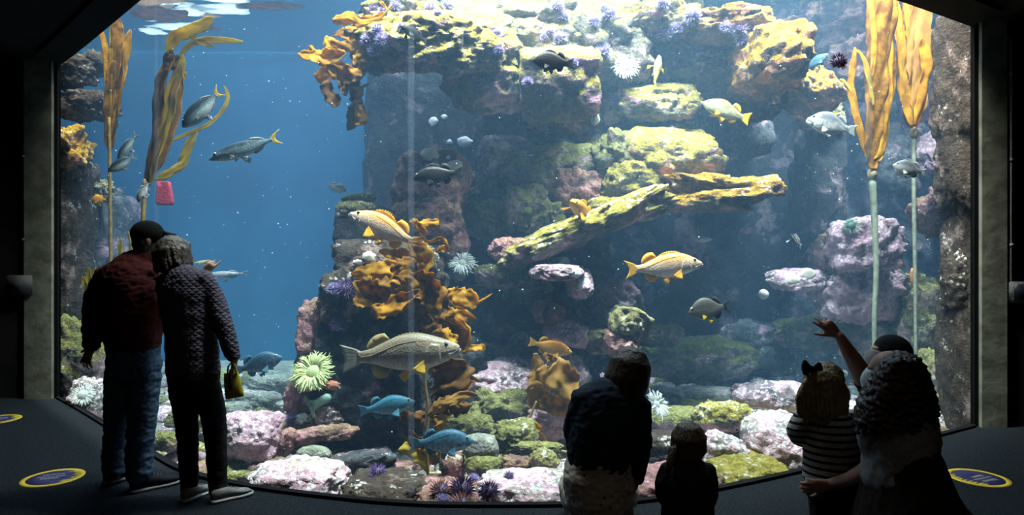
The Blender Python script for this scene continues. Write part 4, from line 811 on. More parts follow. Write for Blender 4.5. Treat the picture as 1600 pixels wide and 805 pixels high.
def blade(root, pts, wpx, d, mat, shape=LEAF, ruf=0.5, seed=None, name='blade', turn=0.35):
    """One kelp blade: a ruffled sheet along a path (px, py, optional depth shift), wpx wide at most."""
    r = random.Random(seed if seed is not None else int(pts[0][0] * 7 + pts[-1][1] * 3 + wpx)); k = d / F
    path = [P(p[0], p[1], d + (p[2] if len(p) > 2 else 0)) for p in pts]
    n = max(22, int(sum((a - b).length for a, b in zip(path, path[1:])) / (2.5 * k))); n = min(n, 90)
    path = [Vector(p) for p in catmull([tuple(p) for p in path], n)]
    ph, ph2, tw = r.uniform(0, 6), r.uniform(0, 6), r.uniform(-turn, turn); rows = []; cols = 13
    for i, p in enumerate(path):
        t = i / (n - 1); tg = (path[min(i + 1, n - 1)] - path[max(i - 1, 0)]).normalized(); sd = tg.cross(Vector((0, 1, 0)))
        sd = sd.normalized() if sd.length > 0.02 else Vector((1, 0, 0))
        a = tw * (1 + math.sin(t * 3 + ph)); q = sd * math.cos(a) + Vector((0, 1, 0)) * math.sin(a); nr = tg.cross(q).normalized()
        w = interp(shape, t) * wpx * k * 0.5; row = []
        for j in range(cols):
            v = -1 + 2 * j / (cols - 1); e = abs(v)
            s_ = 1 if v > 0 else -1
            rag = 0.45 if shape is STRAP else 1.0
            ww = w * (1 + rag * (0.55 * noise.noise(Vector((t * 6 + ph, s_ * 2.0, ph2))) + 0.4 * noise.noise(Vector((t * 17 + ph2, s_ * 3.0, ph)))) * e * e)
            off = ruf * w * (0.6 * e * e * math.sin(t * 11 + ph + (1.4 if v > 0 else 0)) + 0.45 * math.sin(v * 2.2 + ph2 + t * 4) + 0.25 * e * math.sin(t * 27 + ph2 * v)) + ruf * rag * w * 0.55 * (noise.noise(Vector((t * 7 + ph, v * 1.6, ph2 * 3))) + 0.6 * noise.noise(Vector((t * 15 + ph, v * 3.2, ph2 * 5))))
            row.append(p + q * v * ww + nr * off)
        rows.append(row)
    mb = MB(); mb.grid(rows, thick=0.0045); o = mb.build(name, KM[mat]); return into(o, root)
def stipe(root, pts, wpx, d, mat='stem', name='stipe'):
    k = d / F; path = catmull([tuple(P(p[0], p[1], d + (p[2] if len(p) > 2 else 0))) for p in pts], max(8, len(pts) * 5)); m = len(path)
    ws = wpx if hasattr(wpx, '__len__') else [wpx, wpx]
    mb = MB(); mb.tube(path, [lerp(ws[0], ws[1], i / (m - 1)) * k / 2 for i in range(m)], 8); return into(mb.build(name, KM[mat]), root)
def kelp(px, py, d, label): return empty('kelp', P(px, py, d), label, 'kelp')
k = kelp(172, 560, 7.0, 'thin dark kelp with a sheaf of brown blades at the far left')
stipe(k, [(172, 560), (173, 430), (172, 300), (171, 185)], (5, 5), 7.0)
for pts, w, m in [([(171, 192), (167, 120), (164, 70), (154, 44)], 9, 'amber'), ([(172, 215), (177, 130), (183, 65), (181, 20)], 20, 'gold'), ([(174, 205), (188, 135), (196, 85), (204, 46)], 15, 'amber'), ([(172, 185), (173, 110), (173, 38)], 6, 'yellow'), ([(180, 165), (189, 142), (196, 122)], 6, 'amber'), ([(171, 235), (174, 160), (178, 95)], 20, 'brown'), ([(176, 215), (183, 150), (192, 75)], 10, 'brown')]: blade(k, pts, w, 7.0, m, STRAP, 0.4)
k = kelp(222, 440, 6.2, 'tall ribbon kelp bending over at the water surface on the left')
stipe(k, [(221, 440), (223, 360), (227, 282)], (7, 7), 6.2)
for pts, w, m, sh in [([(228, 290), (236, 230), (249, 160), (258, 110), (266, 78)], 34, 'brown', STRAP), ([(232, 290), (246, 235), (262, 175), (276, 120), (284, 84)], 26, 'yellow', STRAP), ([(240, 270), (262, 215), (276, 150), (282, 100)], 22, 'bronze', STRAP), ([(262, 84), (272, 60), (292, 50), (314, 40), (333, 27)], 20, 'yellow', STRAP), ([(281, 88), (300, 68), (325, 62), (350, 63), (380, 65)], 10, 'yellow', STRAP), ([(296, 56), (315, 66), (336, 73)], 9, 'yellow', LEAF),
    ([(262, 223), (290, 210), (325, 195), (348, 172), (356, 150), (350, 134)], 6, 'yellow', STRAP), ([(306, 205), (296, 228), (284, 254), (268, 268), (241, 282)], 17, 'yellow', STRAP), ([(284, 130), (287, 118), (291, 112)], 7, 'yellow', LEAF), ([(258, 110), (270, 96), (284, 92)], 20, 'brown', LEAF)]: blade(k, pts, w, 6.2, m, sh, 0.35)
k = kelp(608, 18, 5.85, 'golden kelp hanging off the left end of the reef top')
stipe(k, [(612, 8), (596, 28), (572, 62), (552, 95), (545, 125)], (4, 3), 5.85)
for pts, w, m in [([(600, 18), (588, 28), (565, 34), (545, 28), (520, 32)], 17, 'amber'), ([(580, 55), (558, 57), (538, 54), (530, 46)], 24, 'gold'), ([(578, 62), (552, 72), (526, 68), (506, 63)], 19, 'amber'), ([(540, 82), (515, 88), (488, 87), (465, 84)], 26, 'amber'), ([(550, 76), (525, 78), (498, 84), (482, 74)], 13, 'amber'), ([(572, 72), (560, 92), (556, 112)], 20, 'amber'), ([(575, 78), (565, 90), (575, 98)], 12, 'amber'), ([(540, 100), (522, 108), (494, 124)], 23, 'amber'), ([(566, 118), (542, 114), (510, 104)], 26, 'gold'), ([(516, 120), (512, 142), (527, 166)], 20, 'brown'),
    ([(550, 128), (558, 155), (552, 180), (543, 204)], 28, 'brown'), ([(556, 160), (562, 178), (566, 196)], 20, 'amber'), ([(545, 132), (560, 138), (577, 131)], 7, 'amber'), ([(560, 95), (556, 118), (540, 140)], 22, 'brown'), ([(605, 16), (600, 8), (594, 2)], 5, 'amber'), ([(530, 120), (536, 135), (540, 150)], 14, 'brown')]: blade(k, pts, w, 5.85 + R.uniform(-.12, .12), m, R.choice((LEAF, FAN)), 0.6)
k = kelp(640, 470, 5.45, 'big golden kelp mass draped over the front column')
stipe(k, [(648, 378), (660, 400), (672, 440), (690, 470), (700, 520), (722, 560)], (4, 3), 5.5)
for pts, w, m in [([(650, 362), (660, 352), (686, 347)], 15, 'amber'), ([(640, 345), (652, 350), (668, 365)], 12, 'amber'), ([(655, 362), (668, 378), (690, 373), (702, 392)], 6, 'amber'), ([(638, 378), (655, 392), (666, 410), (650, 432)], 30, 'amber'), ([(592, 392), (618, 398), (652, 404)], 22, 'amber'), ([(610, 424), (636, 414), (660, 424)], 22, 'gold'), ([(548, 428), (575, 428), (610, 424), (648, 438)], 34, 'amber'), ([(552, 440), (580, 452), (618, 458), (655, 470)], 44, 'gold'), ([(602, 458), (580, 472), (553, 466)], 26, 'amber'), ([(580, 478), (598, 486), (630, 472), (656, 452)], 30, 'gold'), ([(622, 432), (652, 440), (674, 468), (682, 505)], 44, 'gold'), ([(650, 436), (676, 476), (668, 522)], 40, 'brown'), ([(612, 432), (640, 436), (662, 452)], 26, 'amber'),
    ([(700, 452), (712, 462), (746, 474)], 30, 'amber'), ([(698, 466), (718, 482), (744, 474), (769, 459)], 5, 'amber'), ([(690, 462), (680, 482), (664, 500), (662, 524)], 28, 'amber'), ([(664, 505), (690, 492), (716, 496), (744, 498)], 28, 'amber'), ([(668, 500), (700, 508), (720, 528), (726, 554)], 32, 'gold'), ([(722, 550), (738, 544), (758, 543)], 11, 'amber'), ([(678, 520), (695, 524), (712, 538)], 22, 'amber'), ([(700, 500), (722, 506), (732, 526), (728, 546)], 16, 'amber'), ([(640, 468), (655, 492), (662, 530)], 30, 'brown'), ([(682, 395), (692, 388), (700, 394)], 10, 'amber')]: blade(k, pts, w, 5.42 + R.uniform(-.12, .1), m, R.choice((LEAF, FAN)), 0.6)
k = kelp(668, 735, 5.15, 'tall bronze kelp stalk rising from the brown urchins')
stipe(k, [(669, 745), (667, 690), (669, 640), (664, 590), (668, 540)], (5, 4), 5.15); stipe(k, [(688, 735), (687, 705)], (4, 3), 5.1)
for pts, w, m in [([(668, 650), (686, 636), (715, 622), (747, 617)], 19, 'bronze'), ([(672, 618), (700, 596), (726, 590), (753, 597)], 13, 'bronze'), ([(690, 606), (712, 612), (738, 600)], 20, 'bronze'), ([(672, 652), (688, 662), (684, 682)], 22, 'bronze'), ([(669, 738), (656, 716), (640, 704), (622, 703)], 24, 'yellow'), ([(665, 690), (672, 708), (678, 726)], 20, 'bronze'), ([(664, 645), (644, 655), (622, 640)], 24, 'brown'), ([(676, 556), (696, 580), (704, 620), (686, 650)], 60, 'brown'), ([(668, 580), (648, 572), (630, 565)], 12, 'brown'), ([(664, 700), (652, 690), (640, 672)], 22, 'brown'), ([(700, 640), (716, 640), (735, 632)], 20, 'brown'), ([(690, 752), (700, 738), (716, 742)], 9, 'yellow'), ([(752, 790), (757, 776), (762, 768)], 7, 'yellow'), ([(652, 762), (656, 750), (660, 744)], 6, 'yellow')]: blade(k, pts, w, 5.15 + R.uniform(-.08, .2 if m == 'brown' else .04), m, LEAF, 0.5)
k = kelp(838, 690, 5.45, 'broad sheet of orange-brown kelp left of the squatting woman')
stipe(k, [(838, 628), (829, 650), (824, 668), (842, 690), (868, 702), (892, 708)], (3.5, 4), 5.4)
for pts, w, m in [([(836, 552), (843, 585), (842, 612), (838, 640)], 44, 'bronze'), ([(838, 580), (862, 592), (905, 598)], 50, 'bronze'), ([(840, 625), (872, 632), (908, 622)], 36, 'gold'), ([(850, 552), (858, 560), (866, 566)], 14, 'bronze'), ([(828, 655), (814, 666), (800, 672)], 13, 'amber'), ([(824, 660), (836, 668), (846, 668)], 17, 'amber'), ([(842, 690), (836, 676), (842, 662)], 6, 'amber'), ([(856, 698), (850, 686), (845, 676)], 5, 'amber'), ([(826, 668), (820, 680), (806, 690)], 10, 'bronze')]: blade(k, pts, w, 5.45 + R.uniform(-.04, .04), m, FAN if w > 30 else LEAF, 0.3)
def bull(px, base, bulb_y, d, label):
    k = kelp(px, base, d, label); return k
k = kelp(1367, 560, 6.5, 'left bull kelp with orange blades above a bulb on a pale stem')
stipe(k, [(1367, 600), (1366, 500), (1369, 420), (1366, 340), (1363, 285)], (6, 11), 6.5, 'bull')
mb = MB(); mb.ball(P(1363, 272, 6.5), 0.047, 0.047, 0.062, 14, 10); into(mb.build('bulb', KM['bulb']), k)
for pts, w, m in [([(1364, 264), (1366, 200), (1371, 120), (1378, 40), (1384, -30)], 36, 'gold'), ([(1363, 258), (1350, 225), (1338, 180), (1330, 140), (1333, 108), (1336, 74)], 12, 'amber'), ([(1334, 76), (1349, 90), (1359, 130), (1365, 165)], 10, 'yellow'), ([(1365, 262), (1382, 215), (1389, 165)], 12, 'yellow'), ([(1366, 255), (1378, 225), (1383, 110)], 14, 'amber'), ([(1370, 170), (1382, 80), (1390, 0), (1394, -30)], 28, 'gold'), ([(1370, 150), (1365, 70), (1362, -20)], 22, 'gold'), ([(1364, 262), (1362, 210), (1362, 130)], 18, 'amber'), ([(1336, 150), (1322, 130), (1312, 124)], 6, 'yellow'), ([(1392, 160), (1396, 110), (1393, 70)], 10, 'gold'), ([(1372, 240), (1388, 120), (1386, -20)], 14, 'amber'), ([(1366, 235), (1370, 130), (1368, -20)], 12, 'bronze'), ([(1374, 200), (1380, 110), (1376, -20)], 10, 'amber'), ([(1362, 120), (1366, 60), (1358, -10)], 9, 'amber')]: blade(k, pts, w, 6.5 + R.uniform(-.1, .1), m, STRAP, 0.4)
k = kelp(1430, 520, 6.8, 'right bull kelp with long brown-orange blades on a thin stem')
stipe(k, [(1431, 560), (1430, 440), (1428, 320), (1428, 218)], (5, 7), 6.8, 'bull')
mb = MB(); mb.ball(P(1428, 208, 6.8), 0.045, 0.045, 0.066, 14, 10); into(mb.build('bulb', KM['bulb']), k)
for pts, w, m in [([(1428, 200), (1430, 130), (1434, 60), (1438, -30)], 34, 'bronze'), ([(1425, 196), (1413, 130), (1405, 70), (1398, -20)], 26, 'amber'), ([(1430, 196), (1444, 140), (1447, 92), (1440, 60)], 20, 'amber'), ([(1426, 198), (1420, 110), (1420, -20)], 30, 'gold'), ([(1432, 190), (1441, 100), (1446, -20)], 26, 'bronze'), ([(1402, 60), (1412, 50), (1424, 66)], 6, 'amber'), ([(1424, 190), (1426, 90), (1412, -20)], 12, 'amber'), ([(1430, 195), (1436, 120), (1428, -20)], 12, 'gold'), ([(1420, 180), (1408, 110), (1412, 40)], 8, 'yellow')]: blade(k, pts, w, 6.8 + R.uniform(-.12, .12), m, STRAP, 0.4)
k = kelp(196, 430, 7.0, 'short yellow-green kelp just left of the cap of the man')
for pts in ([(193, 420), (188, 395), (189, 372)], [(200, 420), (204, 390), (200, 362)]): blade(k, pts, 9, 7.0, 'yellow', STRAP, 0.4)
k = kelp(140, 480, 7.1, 'short yellow-green kelp left of the shoulder of the man in the cap')
for pts in ([(140, 480), (142, 445), (150, 420)], [(137, 480), (135, 450), (128, 432)], [(143, 470), (140, 440), (138, 418)]): blade(k, pts, 10, 7.1, 'yellow', STRAP, 0.4)

# ---------------------------------------------------------------- added sheets standing in for reflections at the surface
M_glint = thin_mat('bright_glint', (0.95, 0.95, 0.9), (0.85, 0.9, 0.95), 12, 0.6); M_brown_reflection = thin_mat('brown_reflection_sheet', (0.4, 0.2, 0.08), (0.22, 0.11, 0.05), 8, 0.5)  # bright and brown reflections put into the sheet colours
for px, py, w_, h_, m, lb, cat, nm in [(282, 38, 52, 6, M_glint, 'long bright reflection streak at the water surface behind the ribbon kelp', 'glint', 'glint'), (238, 46, 20, 6, M_glint, 'short bright reflected patch left of the long streak', 'glint', 'glint'), (352, 10, 46, 10, M_glint, 'bright reflection high at the water surface right of the ribbon kelp', 'glint', 'glint'), (310, 9, 30, 3, M_glint, 'thin foam line at the top edge above the ribbon kelp', 'glint', 'glint'),
    (250, 20, 46, 14, M_brown_reflection, 'brown reflected patch at the water surface left of the ribbon kelp', 'surface_reflection', 'brown_reflection'), (420, 6, 50, 7, M_brown_reflection, 'brown reflected patch at the top edge over the open blue water', 'surface_reflection', 'brown_reflection'), (326, 40, 20, 5, M_brown_reflection, 'brown reflected patch beside the tip of the ribbon kelp', 'surface_reflection', 'brown_reflection')]:
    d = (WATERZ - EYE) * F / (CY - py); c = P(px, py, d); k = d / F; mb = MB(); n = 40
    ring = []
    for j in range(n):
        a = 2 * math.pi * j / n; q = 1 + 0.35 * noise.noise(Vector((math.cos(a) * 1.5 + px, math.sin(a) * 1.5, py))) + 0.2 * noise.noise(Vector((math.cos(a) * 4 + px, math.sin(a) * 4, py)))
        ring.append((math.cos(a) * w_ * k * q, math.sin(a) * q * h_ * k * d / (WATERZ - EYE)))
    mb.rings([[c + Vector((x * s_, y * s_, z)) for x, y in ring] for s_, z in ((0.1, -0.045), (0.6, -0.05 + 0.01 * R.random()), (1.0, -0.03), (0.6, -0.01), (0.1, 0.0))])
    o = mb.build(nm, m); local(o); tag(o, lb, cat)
fish((318, 431), (388, 427), 6.6, 'slim', (FM['silver'], FM['silver_fin']), 'pale reflection streak as a slender fish shape, level with the pointing hand', h=0.8, spiny=0, soft=0.03, anal=0.03, pect=0.06, fork=0.08, tailh=0.06)  # added fish shape standing in for a bright reflection streak
fish((302, 412), (338, 408), 6.9, 'slim', (FM['olive'], FM['gold_fin']), 'small yellowish reflection streak as a slender fish shape, just above the pointing hand', h=0.9, spiny=0, soft=0.03, anal=0.03, pect=0.06, fork=0.08, tailh=0.07)  # second fish shape put in for a yellowish reflection

# ---------------------------------------------------------------- drifting specks and rubble nobody could count
mb = MB(); r = random.Random(3)
for i in range(900):
    d = r.uniform(5.2, 9.5); px, py = r.uniform(130, 1480), r.uniform(20, 700); p = P(px, py, d)
    if p.z < 0 or p.z > 4.6: continue
    s = r.choice((0.003, 0.004, 0.005, 0.007)); q = Vector((r.uniform(-1, 1), r.uniform(-1, 1), r.uniform(-1, 1))) * s
    mb.add([p + Vector((s, 0, 0)), p + Vector((-s, 0, 0)) + q, p + Vector((0, s, 0)), p + Vector((0, -s, 0)), p + Vector((0, 0, s)), p - Vector((0, 0, s))], [(0, 2, 4), (2, 1, 4), (1, 3, 4), (3, 0, 4), (2, 0, 5), (1, 2, 5), (3, 1, 5), (0, 3, 5)])
tag(mb.build('drifting_specks', plain('white_specks', (0.8, 0.82, 0.8), 0.9)), 'tiny white specks drifting through the tank water', 'specks', kind='stuff')
mb = MB()
for i in range(2600):
    px, d = r.uniform(250, 1500), r.uniform(4.5, 9.5); x = (px - CX) / F * d
    if d < 0.35 + interp([(c[0], c[1]) for c in CURVE], x): continue
    s = 0.02 + 0.12 * r.random() ** 3; bm = bmesh.new(); bmesh.ops.create_icosphere(bm, subdivisions=2, radius=1.0); o = Vector((i, 1, 2)); sx, sy, sz = s * r.uniform(.8, 1.5), s * r.uniform(.8, 1.3), s * r.uniform(.5, .9)
    z = BED + sand_z(x, d)
    mb.add([Vector((v.co.x * sx, v.co.y * sy, v.co.z * sz)) * (1 + 0.3 * noise.noise(v.co * 1.6 + o)) + Vector((x, d, z + sz * 0.3)) for v in bm.verts], [[v.index for v in f.verts] for f in bm.faces], r.randrange(6)); bm.free()
tag(mb.build('rubble', [ROCK['grey'], ROCK['pale'], ROCK['moss'], ROCK['rust'], ROCK['pink'], ROCK['algae']]), 'loose pebbles and rubble covering the tank floor', 'rubble', kind='stuff')
# ---------------------------------------------------------------- people
import numpy as np
def cloth(name, col, col2=None, scale=40.0, bump=0.25, pattern=None):
    m, nt, n, l, bs = new_mat(name); tc = nd(nt, 'ShaderNodeTexCoord'); vec = tc.outputs['Object']
    ns = noise_n(nt, vec, scale, 4); c = mixc(nt, ramp(nt, ns, 0.35, 0.65), col, col2 or tuple(x * 0.7 for x in col)); h = ns
    if pattern:
        sx = nd(nt, 'ShaderNodeSeparateXYZ'); l.new(vec, sx.inputs[0]); X, Z = sx.outputs[0], sx.outputs[2]
        if pattern[0] == 'stripes':
            s = math_n(nt, 'SINE', math_n(nt, 'MULTIPLY', Z, 2 * math.pi / pattern[1])); c = mixc(nt, ramp(nt, s, 0.25, 0.5), c, pattern[2])
        elif pattern[0] == 'quilt':
            q = 2 * math.pi / pattern[1]; a = math_n(nt, 'ABSOLUTE', math_n(nt, 'SINE', math_n(nt, 'MULTIPLY', math_n(nt, 'ADD', X, Z), q / 2))); b = math_n(nt, 'ABSOLUTE', math_n(nt, 'SINE', math_n(nt, 'MULTIPLY', math_n(nt, 'SUBTRACT', X, Z), q / 2)))
            h = math_n(nt, 'MINIMUM', a, b); c = mixc(nt, ramp(nt, h, 0.0, 0.3), tuple(x * 0.5 for x in col), c); bump = 0.8
        elif pattern[0] == 'dots':
            v = nd(nt, 'ShaderNodeTexVoronoi'); v.inputs['Scale'].default_value = pattern[1]; v.inputs['Randomness'].default_value = 0.5; l.new(vec, v.inputs['Vector']); c = mixc(nt, ramp(nt, v.outputs['Distance'], 0.2, 0.14), c, pattern[2])
    l.new(c, bs.inputs['Base Color']); bs.inputs['Roughness'].default_value = 0.92; bs.inputs['Specular IOR Level'].default_value = 0.12
    b = nd(nt, 'ShaderNodeBump'); b.inputs['Strength'].default_value = bump; b.inputs['Distance'].default_value = 0.006; l.new(h, b.inputs['Height']); l.new(b.outputs[0], bs.inputs['Normal'])
    return m
def hair_mat(name, a, b):
    m, nt, n, l, bs = new_mat(name); tc = nd(nt, 'ShaderNodeTexCoord'); mp = nd(nt, 'ShaderNodeMapping'); mp.inputs['Scale'].default_value = (60, 60, 6); l.new(tc.outputs['Object'], mp.inputs[0])
    ns = noise_n(nt, mp.outputs[0], 2.0, 4); l.new(mixc(nt, ramp(nt, ns, 0.35, 0.65), a, b), bs.inputs['Base Color']); bs.inputs['Roughness'].default_value = 0.5
    bp = nd(nt, 'ShaderNodeBump'); bp.inputs['Strength'].default_value = 0.6; bp.inputs['Distance'].default_value = 0.01; l.new(ns, bp.inputs['Height']); l.new(bp.outputs[0], bs.inputs['Normal']); return m
M_skin = plain('skin', (0.30, 0.165, 0.115), 0.6, (0.25, 0.135, 0.095), 30)
M_eyew = plain('eye_white', (0.5, 0.48, 0.45), 0.2)
def loft(mb, secs, d, n=20):
    """Tube through (px, py, depth shift, half width in px, half depth in m or None) sections; rounded ends."""
    pts = [(*P(s[0], s[1], d + s[2]), s[3] * (d + s[2]) / F, (s[4] if len(s) > 4 and s[4] else s[3] * (d + s[2]) / F)) for s in secs]
    pts = catmull(pts, max(10, len(pts) * 4)); rs = []; m = len(pts); V = [Vector(p[:3]) for p in pts]
    def frame(i):
        t = (V[min(i + 1, m - 1)] - V[max(i - 1, 0)]).normalized(); a = t.cross(Vector((0, 1, 0)))
        if a.length < 0.25: a = Vector((1, 0, 0)) - t * t.x
        a.normalize(); return t, a, a.cross(t).normalized()
    st = []
    t, a, b = frame(0); r0 = min(pts[0][3], pts[0][4])
    for q in (0.0, 0.35, 0.7): st.append((V[0] - t * r0 * 0.7 * (1 - q), math.sqrt(max(0.02, 1 - (1 - q) ** 2)), 0))
    for i in range(m): st.append((V[i], 1.0, i))
    t1 = frame(m - 1)[0]; r1 = min(pts[-1][3], pts[-1][4])
    for q in (0.7, 0.35, 0.0): st.append((V[-1] + t1 * r1 * 0.7 * (1 - q), math.sqrt(max(0.02, 1 - (1 - q) ** 2)), m - 1))
    for p, s, i in st:
        t, a, b = frame(i); rs.append([p + a * pts[i][3] * s * math.cos(2 * math.pi * j / n) + b * pts[i][4] * s * math.sin(2 * math.pi * j / n) for j in range(n)])
    mb.rings(rs)
def soft(name, mb, mat, root, voxel=0.01, smooth=6, folds=0.0, fscale=9.0, seed=1.0, stretch=(1, 1, 1), flat_bottom=None):
    """Fuses the pieces in mb into ONE continuous skin, smooths it and lays folds into it."""
    me = mb.mesh(name, mat); o = bpy.data.objects.new(name, me); C.objects.link(o)
    md = o.modifiers.new('fuse', 'REMESH'); md.mode = 'VOXEL'; md.voxel_size = voxel; md.use_smooth_shade = True
    if smooth: ms = o.modifiers.new('smooth', 'SMOOTH'); ms.factor = 0.5; ms.iterations = smooth
    dg = bpy.context.evaluated_depsgraph_get(); new = bpy.data.meshes.new_from_object(o.evaluated_get(dg)); o.modifiers.clear(); o.data = new; bpy.data.meshes.remove(me); new.name = name
    if not new.materials: new.materials.append(mat)
    if folds:
        sd = Vector((seed * 3.3, seed * 7.1, seed))
        ns = [v.normal.copy() for v in new.vertices]
        for v, nn in zip(new.vertices, ns):
            q = Vector((v.co.x * fscale * stretch[0], v.co.y * fscale * stretch[1], v.co.z * fscale * stretch[2])) + sd
            f = noise.noise(q) * 0.7 + (0.5 - abs(noise.noise(q * 2.1))) * 0.9 - 0.25 + 0.25 * noise.noise(q * 4.3)
            v.co += nn * folds * f
    new.polygons.foreach_set('use_smooth', [True] * len(new.polygons)); new.update()
    return into(o, root)
def basis(c, f, u):
    f = Vector(f).normalized(); u = Vector(u); u = (u - f * u.dot(f)).normalized(); r = f.cross(u)
    return Matrix(((r.x, f.x, u.x, c.x), (r.y, f.y, u.y, c.y), (r.z, f.z, u.z, c.z), (0, 0, 0, 1)))
def head_into(mb, c, f, u=(0, 0, 1), s=1.0):
    """Skull, jaw, brow, nose, lips, chin and ears; x right, y forward, z up; s = 1 is a head 0.23 m high."""
    h = MB()
    h.ball((0, -0.012, 0.03), 0.074, 0.094, 0.088, 20, 14); h.ball((0, 0.022, -0.045), 0.055, 0.062, 0.068, 18, 12); h.ball((0, 0.058, -0.092), 0.024, 0.02, 0.018)
    h.ball((0, 0.066, 0.022), 0.05, 0.02, 0.014); h.tube([(0, 0.078, 0.018), (0, 0.094, -0.012), (0, 0.100, -0.026)], [0.009, 0.011, 0.013], 8); h.ball((0, 0.084, -0.03), 0.018, 0.012, 0.009)
    h.ball((0, 0.080, -0.054), 0.022, 0.01, 0.006); h.ball((0, 0.078, -0.066), 0.02, 0.011, 0.007)
    for s_ in (1, -1): h.ball((0.074 * s_, -0.012, -0.005), 0.011, 0.02, 0.032); h.ball((0.036 * s_, 0.058, -0.022), 0.026, 0.02, 0.022)
    h.xform(basis(c, f, u) @ Matrix.Scale(s, 4)); mb.v, n0 = mb.v, len(mb.v); mb.add(h.v, h.f)
def eyes(root, c, f, u=(0, 0, 1), s=1.0):
    for sd in (1, -1):
        e = MB(); e.ball((0.031 * sd, 0.071, 0.0), 0.012, 0.011, 0.009, 10, 8, 0); e.ball((0.031 * sd, 0.0795, 0.0), 0.005, 0.004, 0.005, 8, 6, 1)
        e.xform(basis(c, f, u) @ Matrix.Scale(s, 4)); into(e.build('eye', [M_eyew, M_eye]), root)
def hand_into(mb, wrist, direc, palm, thumb_side=1, s=1.0, curl=(0.35, 0.35, 0.4, 0.45), spread=0.1, thumb=(0.75, 0.62, -0.25), tcurl=0.3):
    """Palm, four unequal fingers and a thumb. direc: where the fingers point; palm: which way the palm faces; curl per joint, index finger first."""
    x = Vector(direc).normalized(); z = -Vector(palm); z = (z - x * z.dot(x)).normalized(); y = z.cross(x) * thumb_side
    h = MB()
    h.rings([[Vector((px, w * math.cos(2 * math.pi * j / 14) + yo, t * math.sin(2 * math.pi * j / 14))) for j in range(14)] for px, w, t, yo in ((-0.02, 0.022, 0.018, 0), (0.0, 0.026, 0.018, 0), (0.03, 0.036, 0.017, 0.002), (0.06, 0.041, 0.015, 0.001), (0.085, 0.04, 0.013, 0), (0.097, 0.032, 0.009, 0))])
    for k, (yo, ln, r) in enumerate(((0.030, 0.072, 0.0090), (0.010, 0.080, 0.0094), (-0.011, 0.074, 0.0090), (-0.030, 0.058, 0.0080))):
        a = 0.0; p = Vector((0.086 - 0.012 * (k == 3), yo, 0.0)); path = [p.copy() - Vector((0.02, 0, 0)), p.copy()]; sp = spread * (1.5 - k) * 0.66
        for q, seg in enumerate((0.45, 0.31, 0.24)):
            a += curl[k] * (0.8 if q == 0 else 1.0); p = p + Vector((math.cos(a) * math.cos(sp), math.cos(a) * math.sin(sp), -math.sin(a))) * ln * seg; path.append(p.copy())
        h.tube(path, [r * 1.1, r * 1.08, r * 1.0, r * 0.92, r * 0.74], 9, ref=Vector((0, 0, 1)))
    t = Vector(thumb).normalized(); p0 = Vector((0.022, 0.026, -0.004)); p1 = p0 + t * 0.042; t2 = (t + Vector((tcurl, -tcurl * 0.2, -tcurl * 0.3))).normalized(); p2 = p1 + t2 * 0.03; p3 = p2 + (t2 + Vector((tcurl, -tcurl * 0.2, 0))).normalized() * 0.022
    h.tube([p0 - t * 0.01, p0, p1, p2, p3], [0.015, 0.014, 0.0115, 0.0105, 0.008], 9, ref=Vector((0, 0, 1)))
    M = Matrix(((x.x, y.x, z.x, wrist.x), (x.y, y.y, z.y, wrist.y), (x.z, y.z, z.z, wrist.z), (0, 0, 0, 1))) @ Matrix.Scale(s, 4)
    h.xform(M); mb.add(h.v, h.f)
M_lace = plain('grey_laces', (0.07, 0.07, 0.07), 0.8)
def shoe(root, heel, direc, ln, upper, sole, name='shoe', high=0.1, w=0.048, pitch=0.0):
    """A laced shoe standing on the floor at heel, pointing along direc."""
    f = Vector((direc[0], direc[1], 0)).normalized(); s_ = Vector((-f.y, f.x, 0)); B = Matrix(((f.x, s_.x, 0, heel[0]), (f.y, s_.y, 0, heel[1]), (0, 0, 1, 0), (0, 0, 0, 1))) @ Matrix.Rotation(pitch, 4, 'Y')
    W = [(0.0, .55), (.08, .8), (.25, .82), (.45, .8), (.65, 1.0), (.82, .95), (.94, .66), (1.0, .42)]; H = [(0.0, .85), (.1, 1.0), (.25, 1.05), (.38, .98), (.55, .8), (.75, .62), (.92, .52), (1.0, .34)]
    mb = MB(); rs = []
    for i in range(16):
        t = i / 15; ww = interp(W, t) * w; hh = interp(H, t) * high; rs.append([Vector((t * ln, ww * math.copysign(abs(math.cos(a)) ** 0.7, math.cos(a)), 0.022 + (hh - 0.022) * 0.5 * (1 + math.copysign(abs(math.sin(a)) ** 0.8, math.sin(a))))) for a in [2 * math.pi * j / 14 for j in range(14)]])
    mb.rings(rs); mb.xform(B); o = into(mb.build(name, upper), root)
    mb = MB(); mb.rings([[Vector((-0.006 + t * (ln + 0.012), (interp(W, t) * w + 0.005) * math.cos(a), 0.012 + 0.012 * math.copysign(abs(math.sin(a)) ** 0.4, math.sin(a)))) for a in [2 * math.pi * j / 14 for j in range(14)]] for t in [i / 15 for i in range(16)]])
    mb.xform(B); q = mb.build('sole', sole); q.data.transform(Matrix.Translation(-root.location)); q.parent = o
    mb = MB()
    for t in (.40, .47, .54, .61): mb.tube([Vector((t * ln, -interp(W, t) * w * 0.45, interp(H, t) * high * 0.94)), Vector((t * ln + 0.004, 0, interp(H, t) * high + 0.006)), Vector((t * ln, interp(W, t) * w * 0.45, interp(H, t) * high * 0.94))], 0.0035, 6)
    mb.xform(B); q = mb.build('laces', M_lace); q.data.transform(Matrix.Translation(-root.location)); q.parent = o
    return o
def hair_locks(mb, c, f, u, locks):
    """Adds locks: tubes given in head space."""
    M = basis(c, f, u)
    for path, r in locks: mb.tube([M @ Vector(p) for p in path], r, 10)
def person(px, d, label): return empty('person', Vector(((px - CX) / F * d, d, 0)), label, 'person')
